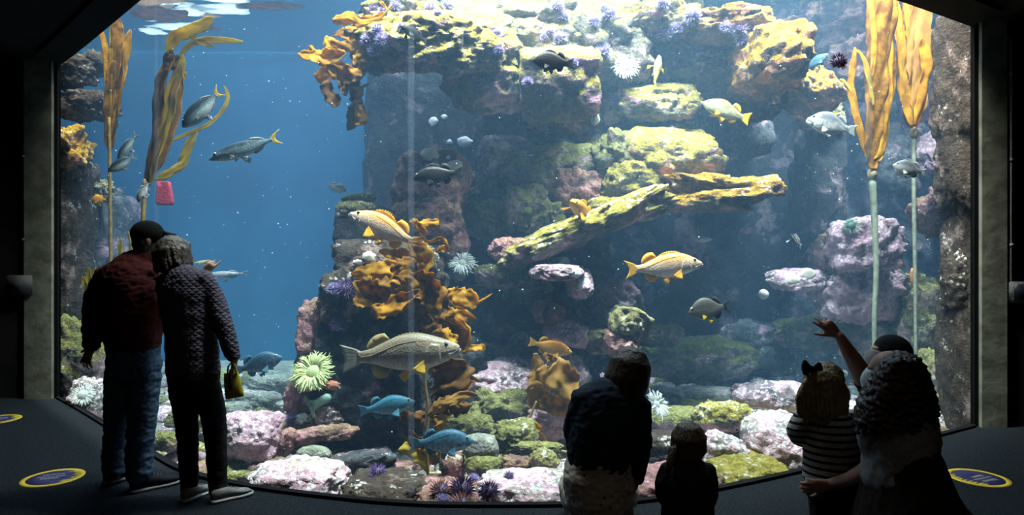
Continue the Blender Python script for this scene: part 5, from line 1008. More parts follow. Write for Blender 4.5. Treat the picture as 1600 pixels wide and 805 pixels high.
def mbl(*lofts, d):
    mb = MB()
    for l in lofts: loft(mb, l, d)
    return mb

# --- man in the black cap
d = 4.25; man = person(205, d, 'man in black cap, dark red jacket and blue jeans leaning toward the grey-haired woman')
hc, hf, hu = P(232, 376, d + 0.06), (0.8, 0.58, -0.02), (0.12, 0.05, 1)
b = mbl([(206, 560, 0, 34, .12), (205, 500, 0, 36, .12), (203, 440, 0, 34, .11), (218, 410, .04, 18, .08)], [(222, 408, .05, 14), (228, 396, .06, 13), (231, 385, .06, 13)], [(170, 432, 0, 12), (150, 465, 0, 11), (145, 505, .02, 9), (143, 540, .03, 7), (142, 548, .03, 6.5)], [(238, 432, .05, 12), (243, 462, .14, 11), (236, 490, .26, 9), (222, 503, .34, 7)],
        [(224, 555, 0, 20), (222, 650, 0, 15), (217, 725, 0, 11), (216, 757, 0.01, 9)], [(192, 555, .02, 20), (186, 650, .08, 15), (181, 725, .13, 11), (180, 742, .15, 9)], d=d)
head_into(b, hc, hf, hu); hand_into(b, P(142, 546, d + .03), (-0.45, 0.12, -0.85), (0.35, 0.9, 0), -1, 1.0, (0.25, 0.3, 0.35, 0.4), 0.35, (0.5, 0.8, -0.2)); hand_into(b, P(222, 503, d + .36), (-0.9, 0.2, 0.1), (0, -1, 0), 1, 1.0)
soft('body', b, M_skin, man, 0.007, 3); eyes(man, hc, hf, hu)
M_jacket = cloth('dark_red_cloth', (0.058, 0.011, 0.010), (0.036, 0.007, 0.007), 60)
j = mbl([(208, 542, 0, 40, .155), (207, 515, 0, 43, .165), (204, 475, 0, 45, .17), (203, 440, 0, 42, .16), (213, 415, .03, 30, .12), (224, 401, .05, 17, .085)], [(170, 432, 0, 20), (152, 462, 0, 18), (146, 500, .01, 16), (144, 528, .02, 14), (143, 540, .03, 12)], [(238, 430, .04, 17), (242, 462, .14, 15), (236, 490, .26, 13), (226, 500, .32, 11)], d=d)
loft(j, [(171, 424, 0, 12, .09), (203, 424, 0, 24, .12), (238, 424, .03, 12, .09)], d)
soft('jacket', j, M_jacket, man, 0.009, 6, 0.012, 9, 1.0, (1, 1, 1.6))
M_jeans = cloth('blue_denim', (0.055, 0.095, 0.15), (0.03, 0.055, 0.095), 50)
j = mbl([(209, 526, 0, 37, .14), (209, 555, 0, 38, .15), (208, 578, 0, 36, .14)], [(227, 565, 0, 23, .12), (225, 605, 0, 23, .11), (222, 655, .0, 21, .095), (218, 700, .0, 20), (217, 742, .01, 19)], [(193, 565, .02, 24, .12), (189, 605, .04, 23, .11), (184, 655, .09, 19, .09), (180, 700, .12, 18), (179, 732, .14, 18)], d=d)
soft('jeans', j, M_jeans, man, 0.009, 5, 0.012, 8, 2.0, (1, 1, 2.2))
mb = MB(); h = MB(); h.ball((0, -0.008, 0.045), 0.085, 0.104, 0.092, 22, 14); h.xform(basis(hc, hf, hu)); mb.add(h.v, h.f)
h = MB(); h.rings([[Vector((0.078 * math.cos(a) * (1 - 0.25 * t), 0.085 + 0.085 * t * (0.55 + 0.45 * abs(math.sin(a))) , 0.058 - 0.02 * t + 0.012 * math.sin(a) - 0.02 * abs(math.cos(a)) ** 2 * t)) for a in [2 * math.pi * j2 / 16 for j2 in range(16)]] for t in (0, .25, .5, .75, 1)]); h.xform(basis(hc, hf, hu)); mb.add(h.v, h.f)
soft('cap', mb, plain('black_cotton', (0.008, 0.008, 0.009), 0.95, spec=0.1), man, 0.006, 4)
mb = MB(); h = MB(); h.ball((0, -0.03, -0.02), 0.078, 0.07, 0.07, 18, 12); h.xform(basis(hc, hf, hu)); mb.add(h.v, h.f); soft('hair', mb, hair_mat('dark_grey_hair', (0.06, 0.055, 0.05), (0.03, 0.028, 0.026)), man, 0.006, 3, 0.004, 60)
M_blackshoe, M_greysole = cloth('black_trainer', (0.012, 0.013, 0.015)), plain('grey_rubber_sole', (0.16, 0.16, 0.16), 0.7)
fx, fy = foot(203, 771); shoe(man, (fx, fy), (0.72, 0.69), 0.30, M_blackshoe, M_greysole, high=0.105, w=0.05)
fx, fy = foot(163, 757); shoe(man, (fx, fy), (0.6, 0.8), 0.29, M_blackshoe, M_greysole, high=0.105, w=0.05)

# --- woman with the yellow pouch
d = 4.1; lady = person(302, d, 'grey-haired woman in quilted jacket and black trousers pointing ahead, yellow pouch in hand')
hc, hf, hu = P(274, 402, d + 0.06), (0.25, 0.95, -0.1), (-0.2, 0, 1)
b = mbl([(302, 590, 0, 32, .12), (299, 530, 0, 31, .11), (294, 470, 0, 33, .11), (284, 428, .03, 20, .08)], [(282, 428, .04, 13), (277, 415, .05, 12), (275, 405, .06, 12)], [(322, 446, 0, 10), (338, 482, 0, 10), (352, 520, -.02, 8), (364, 556, -.02, 7), (366, 564, -.02, 6)], [(258, 452, .05, 10), (272, 470, .24, 9), (298, 446, .36, 7.5), (312, 432, .40, 6), (316, 428, .41, 6)],
        [(320, 600, 0, 17), (333, 660, 0, 13), (340, 740, 0, 9), (341, 775, 0, 8)], [(287, 600, 0, 17), (292, 660, 0, 13), (296, 740, 0, 9), (297, 772, .02, 8)], d=d)
head_into(b, hc, hf, hu, 0.97); hand_into(b, P(316, 428, d + .41), (0.62, 0.3, 0.72), (-0.6, 0.5, 0.4), -1, 0.95, (0.05, 0.9, 1.0, 1.05), 0.05, (0.8, 0.4, -0.5)); hand_into(b, P(366, 563, d - .02), (-0.05, 0.05, -1), (-1, 0, 0), 1, 0.95, (0.6, 0.65, 0.7, 0.75), 0.05)
soft('body', b, M_skin, lady, 0.0065, 3); eyes(lady, hc, hf, hu)
M_quilt = cloth('lilac_grey_quilting', (0.085, 0.08, 0.108), (0.065, 0.061, 0.083), 50, pattern=('quilt', 0.034))
j = mbl([(302, 578, 0, 40, .15), (301, 548, 0, 39, .145), (297, 510, 0, 38, .14), (292, 470, 0, 41, .145), (289, 444, .0, 38, .13), (284, 428, .03, 22, .1), (279, 417, .05, 14, .075)], [(320, 441, 0, 17), (336, 474, 0, 16.5), (350, 512, -.02, 14.5), (361, 545, -.02, 12.5), (365, 558, -.02, 11)], [(258, 450, .05, 15), (272, 468, .22, 13), (294, 448, .33, 11), (306, 438, .37, 10)], d=d)
loft(j, [(258, 440, .02, 12, .08), (288, 436, 0, 20, .1), (322, 434, 0, 12, .08)], d)
soft('jacket', j, M_quilt, lady, 0.009, 6, 0.008, 10, 3.0, (1, 1, 1.4))
M_blackcloth = cloth('black_cloth', (0.01, 0.01, 0.012))
j = mbl([(303, 568, 0, 38, .14), (303, 592, 0, 38, .15), (303, 608, 0, 35, .13)], [(321, 605, 0, 22, .1), (333, 650, 0, 18.5, .085), (338, 705, 0, 16), (341, 768, 0, 13.5)], [(286, 605, 0, 22, .1), (291, 650, 0, 17.5, .085), (294, 705, 0, 15), (296, 768, .02, 13)], d=d)
soft('trousers', j, M_blackcloth, lady, 0.009, 5, 0.008, 8, 4.0, (1, 1, 2.2))
M_greyhair = hair_mat('grey_brown_hair', (0.10, 0.085, 0.07), (0.04, 0.034, 0.028))
mb = MB(); h = MB(); h.ball((0, -0.018, 0.03), 0.104, 0.112, 0.112, 22, 14); h.ball((0, -0.05, -0.045), 0.09, 0.07, 0.075, 18, 12); h.ball((0.07, 0.02, -0.02), 0.035, 0.045, 0.07); h.ball((-0.07, 0.02, -0.02), 0.035, 0.045, 0.07)
for i in range(26):
    a = i * 2.4; h.tube([(0.01 * math.cos(a), -0.025 + 0.01 * math.sin(a), 0.122), (0.064 * math.cos(a), -0.025 + 0.066 * math.sin(a), 0.1), (0.098 * math.cos(a), -0.03 + 0.095 * math.sin(a), 0.03), (0.098 * math.cos(a + .2), -0.035 + 0.085 * math.sin(a + .2) - 0.01, -0.06 - 0.02 * (i % 3))] if math.sin(a) < 0.5 else [(0.01 * math.cos(a), -0.02, 0.122), (0.05 * math.cos(a), 0.02, 0.112), (0.09 * math.cos(a), 0.05, 0.08), (0.098 * math.cos(a), 0.03, 0.02)], [0.01, 0.015, 0.018, 0.011], 8)
h.xform(basis(hc, hf, hu)); mb.add(h.v, h.f); soft('hair', mb, M_greyhair, lady, 0.006, 7, 0.007, 40, 2.0, (1, 1, 0.5))
M_greyshoe, M_whitesole = cloth('grey_canvas', (0.2, 0.2, 0.19)), plain('pale_rubber_sole', (0.4, 0.4, 0.38), 0.7)
fx, fy = foot(286, 786); shoe(lady, (fx, fy), (0.35, 0.94), 0.25, M_greyshoe, M_whitesole, high=0.085, w=0.043)
fx, fy = foot(330, 787); shoe(lady, (fx, fy), (0.75, 0.66), 0.25, M_greyshoe, M_whitesole, high=0.085, w=0.043)
# the yellow pouch hangs from her hand: a thing of its own
pc = P(364, 602, d - 0.03); pouch = empty('pouch', pc, 'flat yellow pouch held in the right hand of the woman in the quilted jacket', 'bag')
M_yel = cloth('yellow_fabric', (0.42, 0.36, 0.03), (0.3, 0.26, 0.02), 30)
mb = MB(); k = 0.0041
mb.rings([[Vector((pc.x + (qx + 0.9 * qx0) * k, pc.y + qy * 0.022 * yy, pc.z - qz * k)) for qx, qx0, qy in [(w_ * math.cos(a), 0, math.sin(a)) for a in [2 * math.pi * i / 20 for i in range(20)]]] for qz, w_, yy in ((-20, 11, .5), (-12, 12.5, .8), (0, 13.5, 1.2), (12, 14.5, 1.25), (18, 14.5, .9), (20, 13.5, .4))])
mb.xform(Matrix.Translation(pc) @ Matrix.Rotation(math.radians(-9), 4, 'Y') @ Matrix.Translation(-pc)); into(mb.build('bag_body', M_yel), pouch)
mb = MB(); mb.tube([pc + Vector((-0.03, -0.012, 0.07)), pc + Vector((-0.024, -0.014, 0.12)), pc + Vector((0.0, -0.016, 0.15)), pc + Vector((0.022, -0.014, 0.12)), pc + Vector((0.028, -0.012, 0.07))], 0.006, 8); into(mb.build('handle', M_yel), pouch)
mb = MB(); mb.tube([pc + Vector((-0.002, -0.026, 0.10)), pc + Vector((0.0, -0.036, 0.03)), pc + Vector((0.002, -0.034, -0.02))], 0.011, 8); into(mb.build('strap', M_blackcloth), pouch)

# --- squatting woman in the denim jacket
d = 3.4; mum = person(945, d, 'woman in dark denim jacket and spotted pale trousers squatting beside the toddler')
hc, hf, hu = P(984, 581, d + 0.05), (0.5, 0.82, -0.28), (0.2, 0.1, 1)
b = mbl([(938, 760, .02, 44, .15), (942, 700, 0, 42, .13), (950, 640, 0, 44, .11), (958, 612, .02, 26, .09)], [(960, 612, .03, 15), (970, 600, .04, 14), (978, 590, .05, 14)], [(910, 626, 0, 13), (900, 660, .02, 12), (900, 695, .1, 10), (915, 705, .32, 8), (935, 700, .42, 7)], [(998, 636, 0, 13), (1004, 680, .0, 12), (999, 720, .03, 10), (992, 752, .12, 8), (985, 770, .2, 7)],
        [(918, 775, .02, 26), (902, 765, .25, 22), (896, 762, .45, 18), (902, 800, .38, 15), (910, 838, .26, 11), (912, 846, .24, 10)], [(958, 780, .02, 26), (968, 770, .25, 22), (975, 766, .45, 18), (974, 800, .38, 15), (972, 838, .26, 11), (972, 846, .24, 10)], d=d)
head_into(b, hc, hf, hu, 0.97); hand_into(b, P(985, 770, d + .2), (0.1, 0.6, -0.6), (-1, 0, 0), -1, 0.92); hand_into(b, P(935, 700, d + .42), (0.9, 0.4, 0.1), (0, 0, -1), 1, 0.92)
soft('body', b, M_skin, mum, 0.0065, 3); eyes(mum, hc, hf, hu)
M_denim = cloth('dark_denim', (0.018, 0.032, 0.05), (0.011, 0.02, 0.033), 60)
j = mbl([(936, 722, 0, 49, .16), (938, 695, 0, 52, .16), (946, 655, 0, 54, .15), (952, 630, 0, 50, .13), (958, 610, .02, 28, .1), (962, 600, .03, 18, .08)], [(911, 622, 0, 20), (900, 655, .02, 17), (898, 690, .09, 15), (908, 704, .24, 13)], [(998, 634, 0, 19), (1002, 675, 0, 17.5), (999, 715, .03, 15.5), (993, 748, .11, 12.5)], d=d)
loft(j, [(912, 616, 0, 13, .08), (952, 612, 0, 22, .1), (998, 628, 0, 14, .08)], d)
soft('denim_jacket', j, M_denim, mum, 0.008, 5, 0.010, 9, 5.0, (1, 1, 1.5))
M_spots = cloth('spotted_pale_cloth', (0.4, 0.36, 0.31), (0.32, 0.285, 0.245), 40, pattern=('dots', 21.0, (0.05, 0.04, 0.04)))
j = mbl([(937, 718, 0, 48, .16), (934, 745, .02, 55, .2), (937, 772, .04, 54, .22), (944, 800, .08, 46, .2)], [(916, 778, .02, 33), (902, 766, .25, 27), (896, 764, .44, 22), (902, 800, .38, 19), (909, 826, .29, 15)], [(958, 782, .02, 33), (968, 772, .25, 27), (975, 768, .44, 22), (974, 800, .38, 19), (972, 826, .29, 15)], d=d)
soft('trousers', j, M_spots, mum, 0.009, 5, 0.014, 8, 6.0, (0.7, 1, 2.0))
M_bob = hair_mat('dark_brown_hair', (0.04, 0.026, 0.017), (0.015, 0.01, 0.007))
mb = MB(); h = MB(); h.ball((0, -0.015, 0.03), 0.094, 0.108, 0.104, 22, 14); h.ball((0, -0.05, -0.05), 0.09, 0.07, 0.08, 18, 12)
for i in range(30):
    a = -2.9 + 4.3 * i / 29 - 0.7; ca, sa = math.cos(a), math.sin(a)
    h.tube([(0.008 * ca, -0.02 + 0.008 * sa, 0.122), (0.06 * ca, -0.018 + 0.062 * sa, 0.098), (0.092 * ca, -0.015 + 0.1 * sa, 0.04), (0.1 * ca, -0.02 + 0.095 * sa, -0.05), (0.09 * ca, -0.02 + 0.085 * sa, -0.145 - 0.012 * (i % 3))], [0.01, 0.018, 0.022, 0.022, 0.014], 8)
h.xform(basis(hc, hf, hu)); mb.add(h.v, h.f); soft('hair', mb, M_bob, mum, 0.006, 7, 0.005, 45, 3.0, (1, 1, 0.35))
for x, y in ((-0.0, 0), (0.22, 0)): shoe(mum, (P(908, 0, d + .2).x + x, d + 0.18), (0.05, 1), 0.24, M_blackshoe, M_greysole, high=0.085, w=0.042)

# --- toddler
d = 3.2; tot = person(1075, d, 'toddler in dark coat with a small braid standing low between the two kneeling groups')
hc, hf, hu = P(1075, 689, d + 0.02), (0.1, 0.98, 0.1), (0, 0, 1)
b = mbl([(1075, 820, 0, 28, .08), (1075, 775, 0, 28, .085), (1074, 735, 0, 25, .07), (1074, 718, .01, 14, .05)], [(1074, 720, .01, 9), (1075, 706, .02, 9)], [(1046, 736, 0, 9), (1036, 758, .0, 8), (1039, 780, .04, 6.5), (1048, 790, .12, 5.5)], [(1104, 736, 0, 9), (1111, 762, 0, 8), (1108, 786, .05, 6.5), (1100, 794, .12, 5.5)], [(1064, 820, 0, 14), (1062, 855, 0, 11), (1062, 880, 0, 9)], [(1088, 820, 0, 14), (1089, 855, 0, 11), (1089, 880, 0, 9)], d=d)
head_into(b, hc, hf, hu, 0.74); hand_into(b, P(1048, 790, d + .12), (0.6, 0.7, -0.1), (0, 0, -1), 1, 0.55); hand_into(b, P(1100, 794, d + .12), (-0.5, 0.8, -0.1), (0, 0, -1), -1, 0.55)
soft('body', b, M_skin, tot, 0.005, 2); eyes(tot, hc, hf, hu, 0.74)
j = mbl([(1074, 830, 0, 42, .13), (1074, 800, 0, 41, .125), (1074, 770, 0, 39, .12), (1074, 742, 0, 36, .11), (1074, 722, .01, 27, .085), (1074, 712, .02, 14, .06)], [(1046, 734, 0, 15), (1037, 757, .0, 14), (1039, 778, .04, 12), (1046, 788, .1, 10)], [(1104, 734, 0, 15), (1110, 760, 0, 13.5), (1107, 783, .05, 12), (1102, 790, .1, 10)], d=d)
soft('coat', j, cloth('dark_fleece', (0.03, 0.03, 0.031), (0.02, 0.02, 0.021), 70, 0.5), tot, 0.007, 5, 0.007, 12, 7.0)
j = mbl([(1064, 825, 0, 17), (1062, 855, 0, 14), (1062, 878, 0, 12)], [(1088, 825, 0, 17), (1089, 855, 0, 14), (1089, 878, 0, 12)], d=d); soft('leggings', j, M_blackcloth, tot, 0.007, 3, 0.004, 14, 8.0)
M_fair = hair_mat('fair_brown_hair', (0.13, 0.09, 0.05), (0.05, 0.033, 0.02))
mb = MB(); h = MB(); s = 0.78; h.ball((0, -0.02 * s, 0.03 * s), 0.092 * s, 0.106 * s, 0.104 * s, 22, 14); h.ball((0, -0.04 * s, -0.05 * s), 0.088 * s, 0.075 * s, 0.07 * s, 18, 12)
for i in range(22):
    a = -2.9 + 4.3 * i / 21 - 0.7; ca, sa = math.cos(a), math.sin(a); h.tube([(0.008 * s * ca, s * (-0.02 + 0.008 * sa), 0.122 * s), (0.06 * s * ca, s * (-0.02 + 0.062 * sa), 0.1 * s), (0.092 * s * ca, s * (-0.02 + 0.1 * sa), 0.04 * s), (0.094 * s * ca, s * (-0.03 + 0.085 * sa), -0.05 * s), (0.075 * s * ca - 0.012, s * (-0.045 + 0.06 * sa), -0.1 * s)], [0.008, 0.013, 0.016, 0.015, 0.01], 8)
h.xform(basis(hc, hf, hu)); mb.add(h.v, h.f); loft(mb, [(1052, 702, -.04, 7), (1050, 716, -.06, 7.5), (1046, 727, -.07, 6), (1042, 738, -.07, 4)], d); soft('hair', mb, M_fair, tot, 0.005, 6, 0.004, 55, 4.0, (1, 1, 0.4))
for x in (1062, 1089): shoe(tot, (P(x, 0, d).x, d - 0.04), (0.0, 1), 0.14, M_blackshoe, M_greysole, high=0.07, w=0.03)

# --- girl with the bow
d = 3.4; girl = person(1298, d, 'little girl with fair wavy hair, black bow and striped sweater, arms folded')
hc, hf, hu = P(1287, 597, d + 0.02), (-0.35, 0.92, 0.1), (0, 0, 1)
b = mbl([(1298, 760, 0, 30, .09), (1298, 700, 0, 30, .09), (1294, 660, 0, 29, .08), (1289, 638, .01, 15, .06)], [(1289, 640, .01, 9), (1288, 620, .02, 9)], [(1260, 652, 0, 9), (1246, 674, .02, 8), (1254, 684, .13, 7), (1272, 680, .24, 5.5)], [(1326, 656, .04, 9), (1336, 680, .12, 8), (1326, 686, .24, 7), (1306, 682, .3, 5.5)], [(1284, 760, 0, 16), (1284, 810, 0, 12), (1284, 858, 0, 8)], [(1312, 760, 0, 16), (1311, 810, 0, 12), (1310, 858, 0, 8)], d=d)
head_into(b, hc, hf, hu, 0.82); hand_into(b, P(1272, 680, d + .24), (0.8, 0.5, 0.2), (0, 1, 0), 1, 0.62); hand_into(b, P(1306, 682, d + .3), (-0.8, 0.5, 0.2), (0, 1, 0), -1, 0.62)
soft('body', b, M_skin, girl, 0.0055, 2); eyes(girl, hc, hf, hu, 0.82)
j = mbl([(1299, 748, 0, 43, .125), (1299, 715, 0, 42, .125), (1297, 680, 0, 40, .12), (1293, 655, 0, 36, .105), (1289, 638, .01, 20, .08)], [(1260, 650, 0, 17), (1245, 673, .02, 15), (1254, 686, .13, 13), (1268, 682, .21, 10)], [(1326, 654, .04, 16), (1338, 680, .12, 14), (1328, 688, .24, 12)], d=d)
soft('striped_sweater', j, cloth('striped_knit', (0.3, 0.29, 0.28), (0.24, 0.23, 0.22), 60, 0.3, ('stripes', 0.037, (0.012, 0.012, 0.016))), girl, 0.008, 5, 0.006, 11, 9.0, (1, 1, 1.5))
j = mbl([(1298, 740, 0, 38, .12), (1298, 768, 0, 38, .125)], [(1283, 768, 0, 21), (1284, 810, 0, 17), (1284, 852, 0, 13)], [(1313, 768, 0, 21), (1311, 810, 0, 17), (1310, 852, 0, 13)], d=d); soft('trousers', j, M_blackcloth, girl, 0.008, 4, 0.006, 10, 10.0)
M_blond = hair_mat('fair_wavy_hair', (0.20, 0.13, 0.055), (0.07, 0.045, 0.02))
mb = MB(); h = MB(); s = 0.86; h.ball((0, -0.018 * s, 0.03 * s), 0.095 * s, 0.108 * s, 0.104 * s, 22, 14); h.xform(basis(hc, hf, hu)); mb.add(h.v, h.f)
loft(mb, [(1287, 592, -.02, 30, .09), (1286, 620, -.03, 31, .08), (1285, 645, -.05, 29, .06), (1284, 660, -.06, 22, .04)], d)
for i in range(20):
    x = 1251 + i * 3.8; loft(mb, [(lerp(1287, x, .6), 590, -.05, 5), (x, 612 + (i % 3) * 3, -.07, 5), (x - 3 + 4 * math.sin(i * 2), 636, -.07, 4.5), (x + 4 * math.sin(i * 1.3), 652 + 6 * (i % 4), -.07, 2.5)], d, 8)
for i in range(5): loft(mb, [(1262, 590 + i * 5, .0, 4), (1254 - i, 606 + i * 4, 0, 4), (1250 + 3 * (i % 2), 622 + i * 3, 0, 3), (1246 + i, 634 + i * 3, 0, 1.8)], d, 8)
soft('hair', mb, M_blond, girl, 0.005, 1, 0.008, 38, 5.0)
mb = MB(); bc = P(1269, 577, d - 0.05)
for sx_, sz_ in ((-1, 0.5), (1, -0.25)):
    mb.rings([[bc + Vector((sx_ * t * 0.05, 0.02 * wv * math.sin(a), sz_ * t * 0.02 + 0.042 * wv * math.cos(a))) for a in [2 * math.pi * i / 14 for i in range(14)]] for t, wv in ((0, .3), (.3, .6), (.65, 1), (.9, .9), (1.05, .5))])
mb.ball(bc, 0.016, 0.018, 0.018); into(mb.build('hair_bow', M_blackcloth), girl)
for x in (1284, 1310): shoe(girl, (P(x, 0, d).x, d - 0.05), (0.0, 1), 0.18, M_blackshoe, M_greysole, high=0.07, w=0.034)

# --- person pointing, behind
d = 3.62; guy = person(1400, d, 'person in dark cap and grey face mask pointing up at the tank with bare arm')
hc, hf, hu = P(1386, 557, d), (-0.86, 0.36, 0.3), (0.35, 0, 1)
b = mbl([(1405, 760, 0, 40, .13), (1405, 690, 0, 40, .13), (1400, 640, 0, 42, .11), (1396, 612, 0, 24, .08)], [(1396, 612, 0, 15), (1394, 595, 0, 14), (1393, 580, 0, 14)], [(1372, 622, 0, 17), (1356, 600, -.02, 16), (1343, 578, -.05, 14.5), (1330, 556, -.06, 12), (1321, 541, -.07, 9.5), (1313, 528, -.08, 8), (1310, 524, -.08, 7.5)], [(1436, 630, 0, 14), (1446, 680, .0, 13), (1430, 715, .1, 10), (1410, 720, .2, 8)],
        [(1390, 770, .02, 24), (1376, 762, .3, 20), (1376, 800, .25, 15), (1380, 824, .1, 11)], [(1425, 770, .02, 24), (1440, 762, .3, 20), (1440, 800, .25, 15), (1440, 824, .1, 11)], d=d)
head_into(b, hc, hf, hu, 1.0); hand_into(b, P(1309, 523, d - .08), (-0.72, 0.1, 0.68), (0, 1, 0.1), 1, 0.92, (0.05, 0.22, 0.75, 0.85), 0.16, (0.72, 0.68, -0.15), 0.12); hand_into(b, P(1410, 720, d + .2), (-0.9, 0.3, -0.1), (0, -1, 0), 1, 0.95)
soft('body', b, M_skin, guy, 0.0065, 3); eyes(guy, hc, hf, hu)
j = mbl([(1405, 760, 0, 46, .16), (1405, 690, 0, 46, .15), (1400, 645, 0, 46, .13), (1396, 618, 0, 30, .1)], [(1374, 624, 0, 20), (1362, 606, -.01, 20), (1354, 594, -.02, 19)], [(1434, 630, 0, 18), (1444, 670, 0, 16)], d=d); soft('t_shirt', j, cloth('dark_grey_cotton', (0.03, 0.032, 0.035)), guy, 0.009, 5, 0.008, 9, 11.0)
j = mbl([(1405, 752, 0, 44, .15), (1405, 782, .02, 42, .15)], [(1390, 772, .02, 28), (1376, 764, .3, 24), (1376, 800, .25, 19), (1379, 816, .15, 15)], [(1425, 772, .02, 28), (1440, 764, .3, 24), (1440, 800, .25, 19), (1440, 816, .15, 15)], d=d); soft('trousers', j, M_blackcloth, guy, 0.009, 5, 0.008, 9, 12.0)
mb = MB(); h = MB(); h.ball((0, -0.018, 0.042), 0.086, 0.1, 0.09, 22, 14); h.ball((0, -0.05, -0.02), 0.08, 0.06, 0.06, 16, 10); h.xform(basis(hc, hf, hu)); mb.add(h.v, h.f); soft('cap', mb, M_blackcloth, guy, 0.006, 3)
def mask(root, c, f, u, m, s=1.0):
    mb = MB(); rows = []
    for i in range(9):
        row = []
        for j2 in range(13):
            a = math.radians(-78 + 156 * j2 / 12); z = 0.012 - 0.115 * i / 8; bulge = math.sin(math.pi * i / 8)
            row.append(Vector((0.068 * math.sin(a), 0.028 + (0.062 + 0.02 * bulge) * math.cos(a), z)))
        rows.append(row)
    mb.grid(rows, thick=0.004)
    for sd in (1, -1): mb.tube([Vector((0.066 * sd, 0.035, -0.005)), Vector((0.076 * sd, 0.01, 0.0)), Vector((0.08 * sd, -0.012, 0.01))], 0.0022, 6)
    mb.xform(basis(c, f, u) @ Matrix.Scale(s, 4)); return into(mb.build('face_mask', m), root)
mask(guy, hc, hf, hu, cloth('grey_mask_cloth', (0.16, 0.17, 0.19)))
for x in (1379, 1440): shoe(guy, (P(x, 0, d).x, d + 0.04), (0.0, 1), 0.27, M_blackshoe, M_greysole, high=0.09, w=0.046)

# --- woman with the curly hair
d = 3.05; curl = person(1410, d, 'woman with big dark curly hair and grey t-shirt kneeling with an arm around the girl')
hc, hf, hu = P(1386, 585, d + 0.02), (-0.8, 0.55, 0.12), (0, 0, 1)
b = mbl([(1412, 790, 0, 50, .14), (1406, 720, 0, 44, .13), (1402, 670, 0, 45, .12), (1394, 640, .01, 28, .1)], [(1392, 642, .01, 17), (1389, 620, .02, 16), (1388, 605, .02, 16)], [(1368, 655, 0, 18), (1366, 690, 0, 17), (1368, 718, .02, 15), (1352, 738, .08, 14), (1325, 750, .16, 11), (1302, 756, .22, 9), (1296, 757, .23, 8.5)], [(1440, 658, .02, 17), (1452, 700, .06, 16), (1440, 740, .18, 13), (1410, 745, .3, 10)],
        [(1385, 800, 0, 34), (1372, 840, .3, 28), (1374, 905, .32, 22), (1380, 905, -.05, 14)], [(1440, 800, 0, 34), (1440, 840, .3, 28), (1440, 905, .32, 22), (1440, 905, -.05, 14)], d=d)
head_into(b, hc, hf, hu, 0.97); hand_into(b, P(1297, 757, d + .22), (-0.95, 0.1, -0.12), (0, 1, 0), 1, 0.92, (0.22, 0.24, 0.28, 0.32), 0.12, (0.8, 0.55, -0.2)); hand_into(b, P(1410, 745, d + .3), (-0.9, 0.4, 0), (0, 1, 0), -1, 0.92)
soft('body', b, M_skin, curl, 0.007, 3); eyes(curl, hc, hf, hu)
j = mbl([(1406, 745, 0, 56, .17), (1405, 715, 0, 54, .16), (1403, 680, 0, 53, .15), (1399, 655, 0, 46, .13), (1393, 640, .01, 26, .1)], [(1370, 652, 0, 25), (1366, 675, 0, 25), (1369, 702, .01, 24)], [(1440, 656, .02, 22), (1448, 690, .04, 21)], d=d)
soft('t_shirt', j, cloth('heather_grey_cotton', (0.22, 0.22, 0.222), (0.17, 0.17, 0.172), 70), curl, 0.009, 5, 0.008, 9, 13.0)
j = mbl([(1408, 712, 0, 52, .17), (1412, 745, 0, 60, .2), (1418, 785, 0, 72, .25), (1426, 825, .02, 86, .3), (1432, 870, .05, 95, .32), (1434, 900, .05, 95, .32)], d=d)
soft('skirt', j, cloth('dark_brown_cloth', (0.03, 0.021, 0.016), (0.02, 0.014, 0.011), 50), curl, 0.01, 5, 0.014, 7, 14.0, (1.6, 1, 0.5))
M_curl = hair_mat('dark_curly_hair', (0.035, 0.02, 0.012), (0.012, 0.007, 0.005))
mb = MB(); hb = P(1395, 592, d)
mb.ball(P(1405, 588, d + .0), 0.118, 0.13, 0.122, 20, 14); mb.ball(P(1400, 622, d - .02), 0.135, 0.11, 0.11, 20, 14); mb.ball(P(1364, 622, d + .02), 0.055, 0.07, 0.075, 16, 10); mb.ball(P(1430, 626, d), 0.06, 0.08, 0.08, 16, 10)
rr = random.Random(9)
for i in range(330):
    a = i * 2.39996; t = (i + .5) / 330; py = lerp(556, 660, t); w_ = interp([(552, 20), (575, 38), (600, 48), (625, 60), (648, 60), (662, 48)], py); px = lerp(1410, 1398, t) + w_ * math.cos(a); yy = -0.02 - 0.14 * math.sin(a) * (0.7 + 0.3 * t)
    if math.sin(a) < -0.1 and px < 1376 and py < 610: continue
    p0 = P(px, py, d + yy); ln = rr.uniform(0.04, 0.075); ph = rr.uniform(0, 6); rad = rr.uniform(0.008, 0.013); out = (p0 - hb).normalized(); pts = []
    for q in range(13): s_ = q / 12; pts.append(p0 + Vector((math.cos(ph + s_ * 11) * rad, math.sin(ph + s_ * 11) * rad, -ln * s_)) + out * 0.012 * s_)
    mb.tube(pts, [0.0075] * 12 + [0.004], 6)
soft('hair', mb, M_curl, curl, 0.0055, 1, 0.004, 60, 6.0)
mask(curl, hc, hf, hu, cloth('white_mask_cloth', (0.55, 0.56, 0.58)), 0.97)
for x in (1380, 1440): shoe(curl, (P(x, 0, d).x, d - 0.08), (0.0, -1), 0.24, M_blackshoe, M_greysole, high=0.075, w=0.042)
